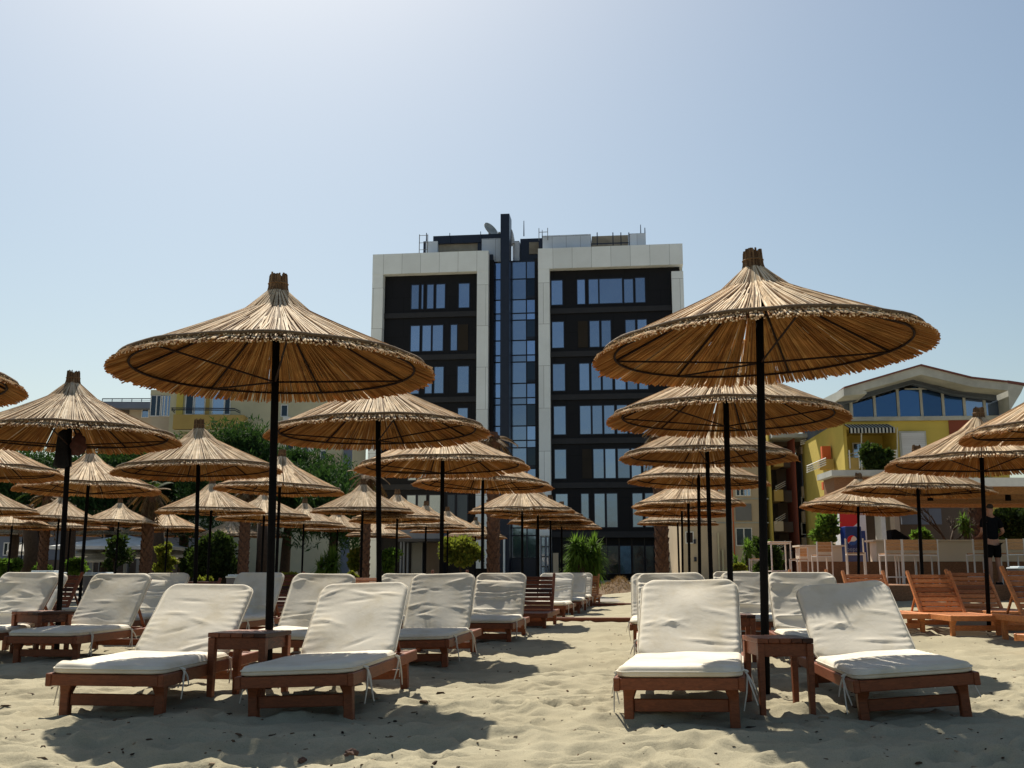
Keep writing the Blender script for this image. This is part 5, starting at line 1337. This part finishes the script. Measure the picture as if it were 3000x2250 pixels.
# faces +y (away from the beach)
nd = []; ed = []
def nv(p, r, par=None):
    nd.append((p, r)); i = len(nd)-1
    if par is not None: ed.append((par, i))
    return i
pel = nv((0,0,.95),(.155,.11)); wa = nv((0,.01,1.12),(.135,.095),pel); ch = nv((0,0,1.32),(.165,.105),wa); sh = nv((0,-.01,1.44),(.11,.075),ch); nk = nv((0,.0,1.52),.055,sh); h1 = nv((0,.015,1.60),(.070,.085),nk); h2 = nv((0,.02,1.69),(.078,.098),h1); h3 = nv((0,.015,1.765),(.050,.065),h2)
for s in (-1,1):
    sd = nv((s*.175,-.01,1.425),.062,sh); el = nv((s*.245,-.05,1.15),.043,sd); wr = nv((s*.205,.17,1.07),.028,el); hd = nv((s*.195,.235,1.06),(.022,.036),wr)
    for q, (dx, l) in enumerate(((-.026,.070),(-.009,.080),(.009,.076),(.025,.060))):
        k1 = nv((s*.195+dx,.27,1.06),.0085,hd); k2 = nv((s*.195+dx*1.1,.27+l*.55,1.045),.008,k1); nv((s*.195+dx*1.15,.27+l,1.022),.0065,k2)
    t1 = nv((s*.165,.245,1.055),.0095,hd); nv((s*.145,.285,1.045),.008,t1)
    hp = nv((s*.085,0,.86),.095,pel); kn = nv((s*.10,.01,.50),.058,hp); cf_ = nv((s*.105,-.025,.34),.058,kn); an = nv((s*.11,-.02,.09),.036,cf_); hl = nv((s*.112,.0,.045),.038,an); nv((s*.125,.16,.028),(.042,.026),hl)
link_mesh('body', skin_mesh('body', nd, ed, M['skin']), pr)
nd=[]; ed=[]; a=nv((0,0,.93),(.168,.125)); b=nv((0,.01,1.12),(.158,.115),a); c=nv((0,0,1.32),(.183,.122),b); d=nv((0,-.01,1.455),(.115,.088),c)
for s in (-1,1): e=nv((s*.178,-.012,1.425),.078,d); nv((s*.225,-.042,1.225),.066,e)
link_mesh('shirt', skin_mesh('shirt', nd, ed, M['shirt']), pr)
nd=[]; ed=[]; a=nv((0,0,.97),(.165,.120))
for s in (-1,1): e=nv((s*.088,0,.84),.110,a); nv((s*.10,.005,.56),.086,e)
link_mesh('shorts', skin_mesh('shorts', nd, ed, M['shorts']), pr)
nd=[]; ed=[]; a=nv((0,.0,1.66),(.080,.092)); b=nv((0,.0,1.73),(.080,.098),a); nv((0,.005,1.785),(.050,.065),b)
link_mesh('hair', skin_mesh('hair', nd, ed, M['hair']), pr, (0,-.018,.004))
mb = MB()
for s in (-1,1): mb.lathe([(.004,-.03),(.014,-.02),(.018,.0),(.013,.022),(.004,.03)], 10, (s*.083,.02,1.655))
mb.build('ear', M['skin'], pr, smooth=True)
mb = MB(); mb.prism([(0,.115,1.69),(-.013,.118,1.645),(0,.138,1.642),(.013,.118,1.645)],(0,-.01,0)); mb.build('nose', M['skin'], pr)
mb = MB()
for s in (-1,1): mb.lathe([(.003,-.009),(.010,-.006),(.012,.0),(.010,.006),(.003,.009)], 10, (s*.032,.107,1.682))
mb.box(-.024,.024,.100,.112,1.612,1.618); mb.build('eyes_and_mouth', M['hair'], pr)
for s in (-1,1):
    mb = MB(); mb.tube([(s*.110,-.06,.02),(s*.113,.02,.026),(s*.127,.16,.022),(s*.129,.20,.016)],[.030,.040,.042,.024],10); mb.build('shoe', M['dark_cloth'], pr, smooth=True)
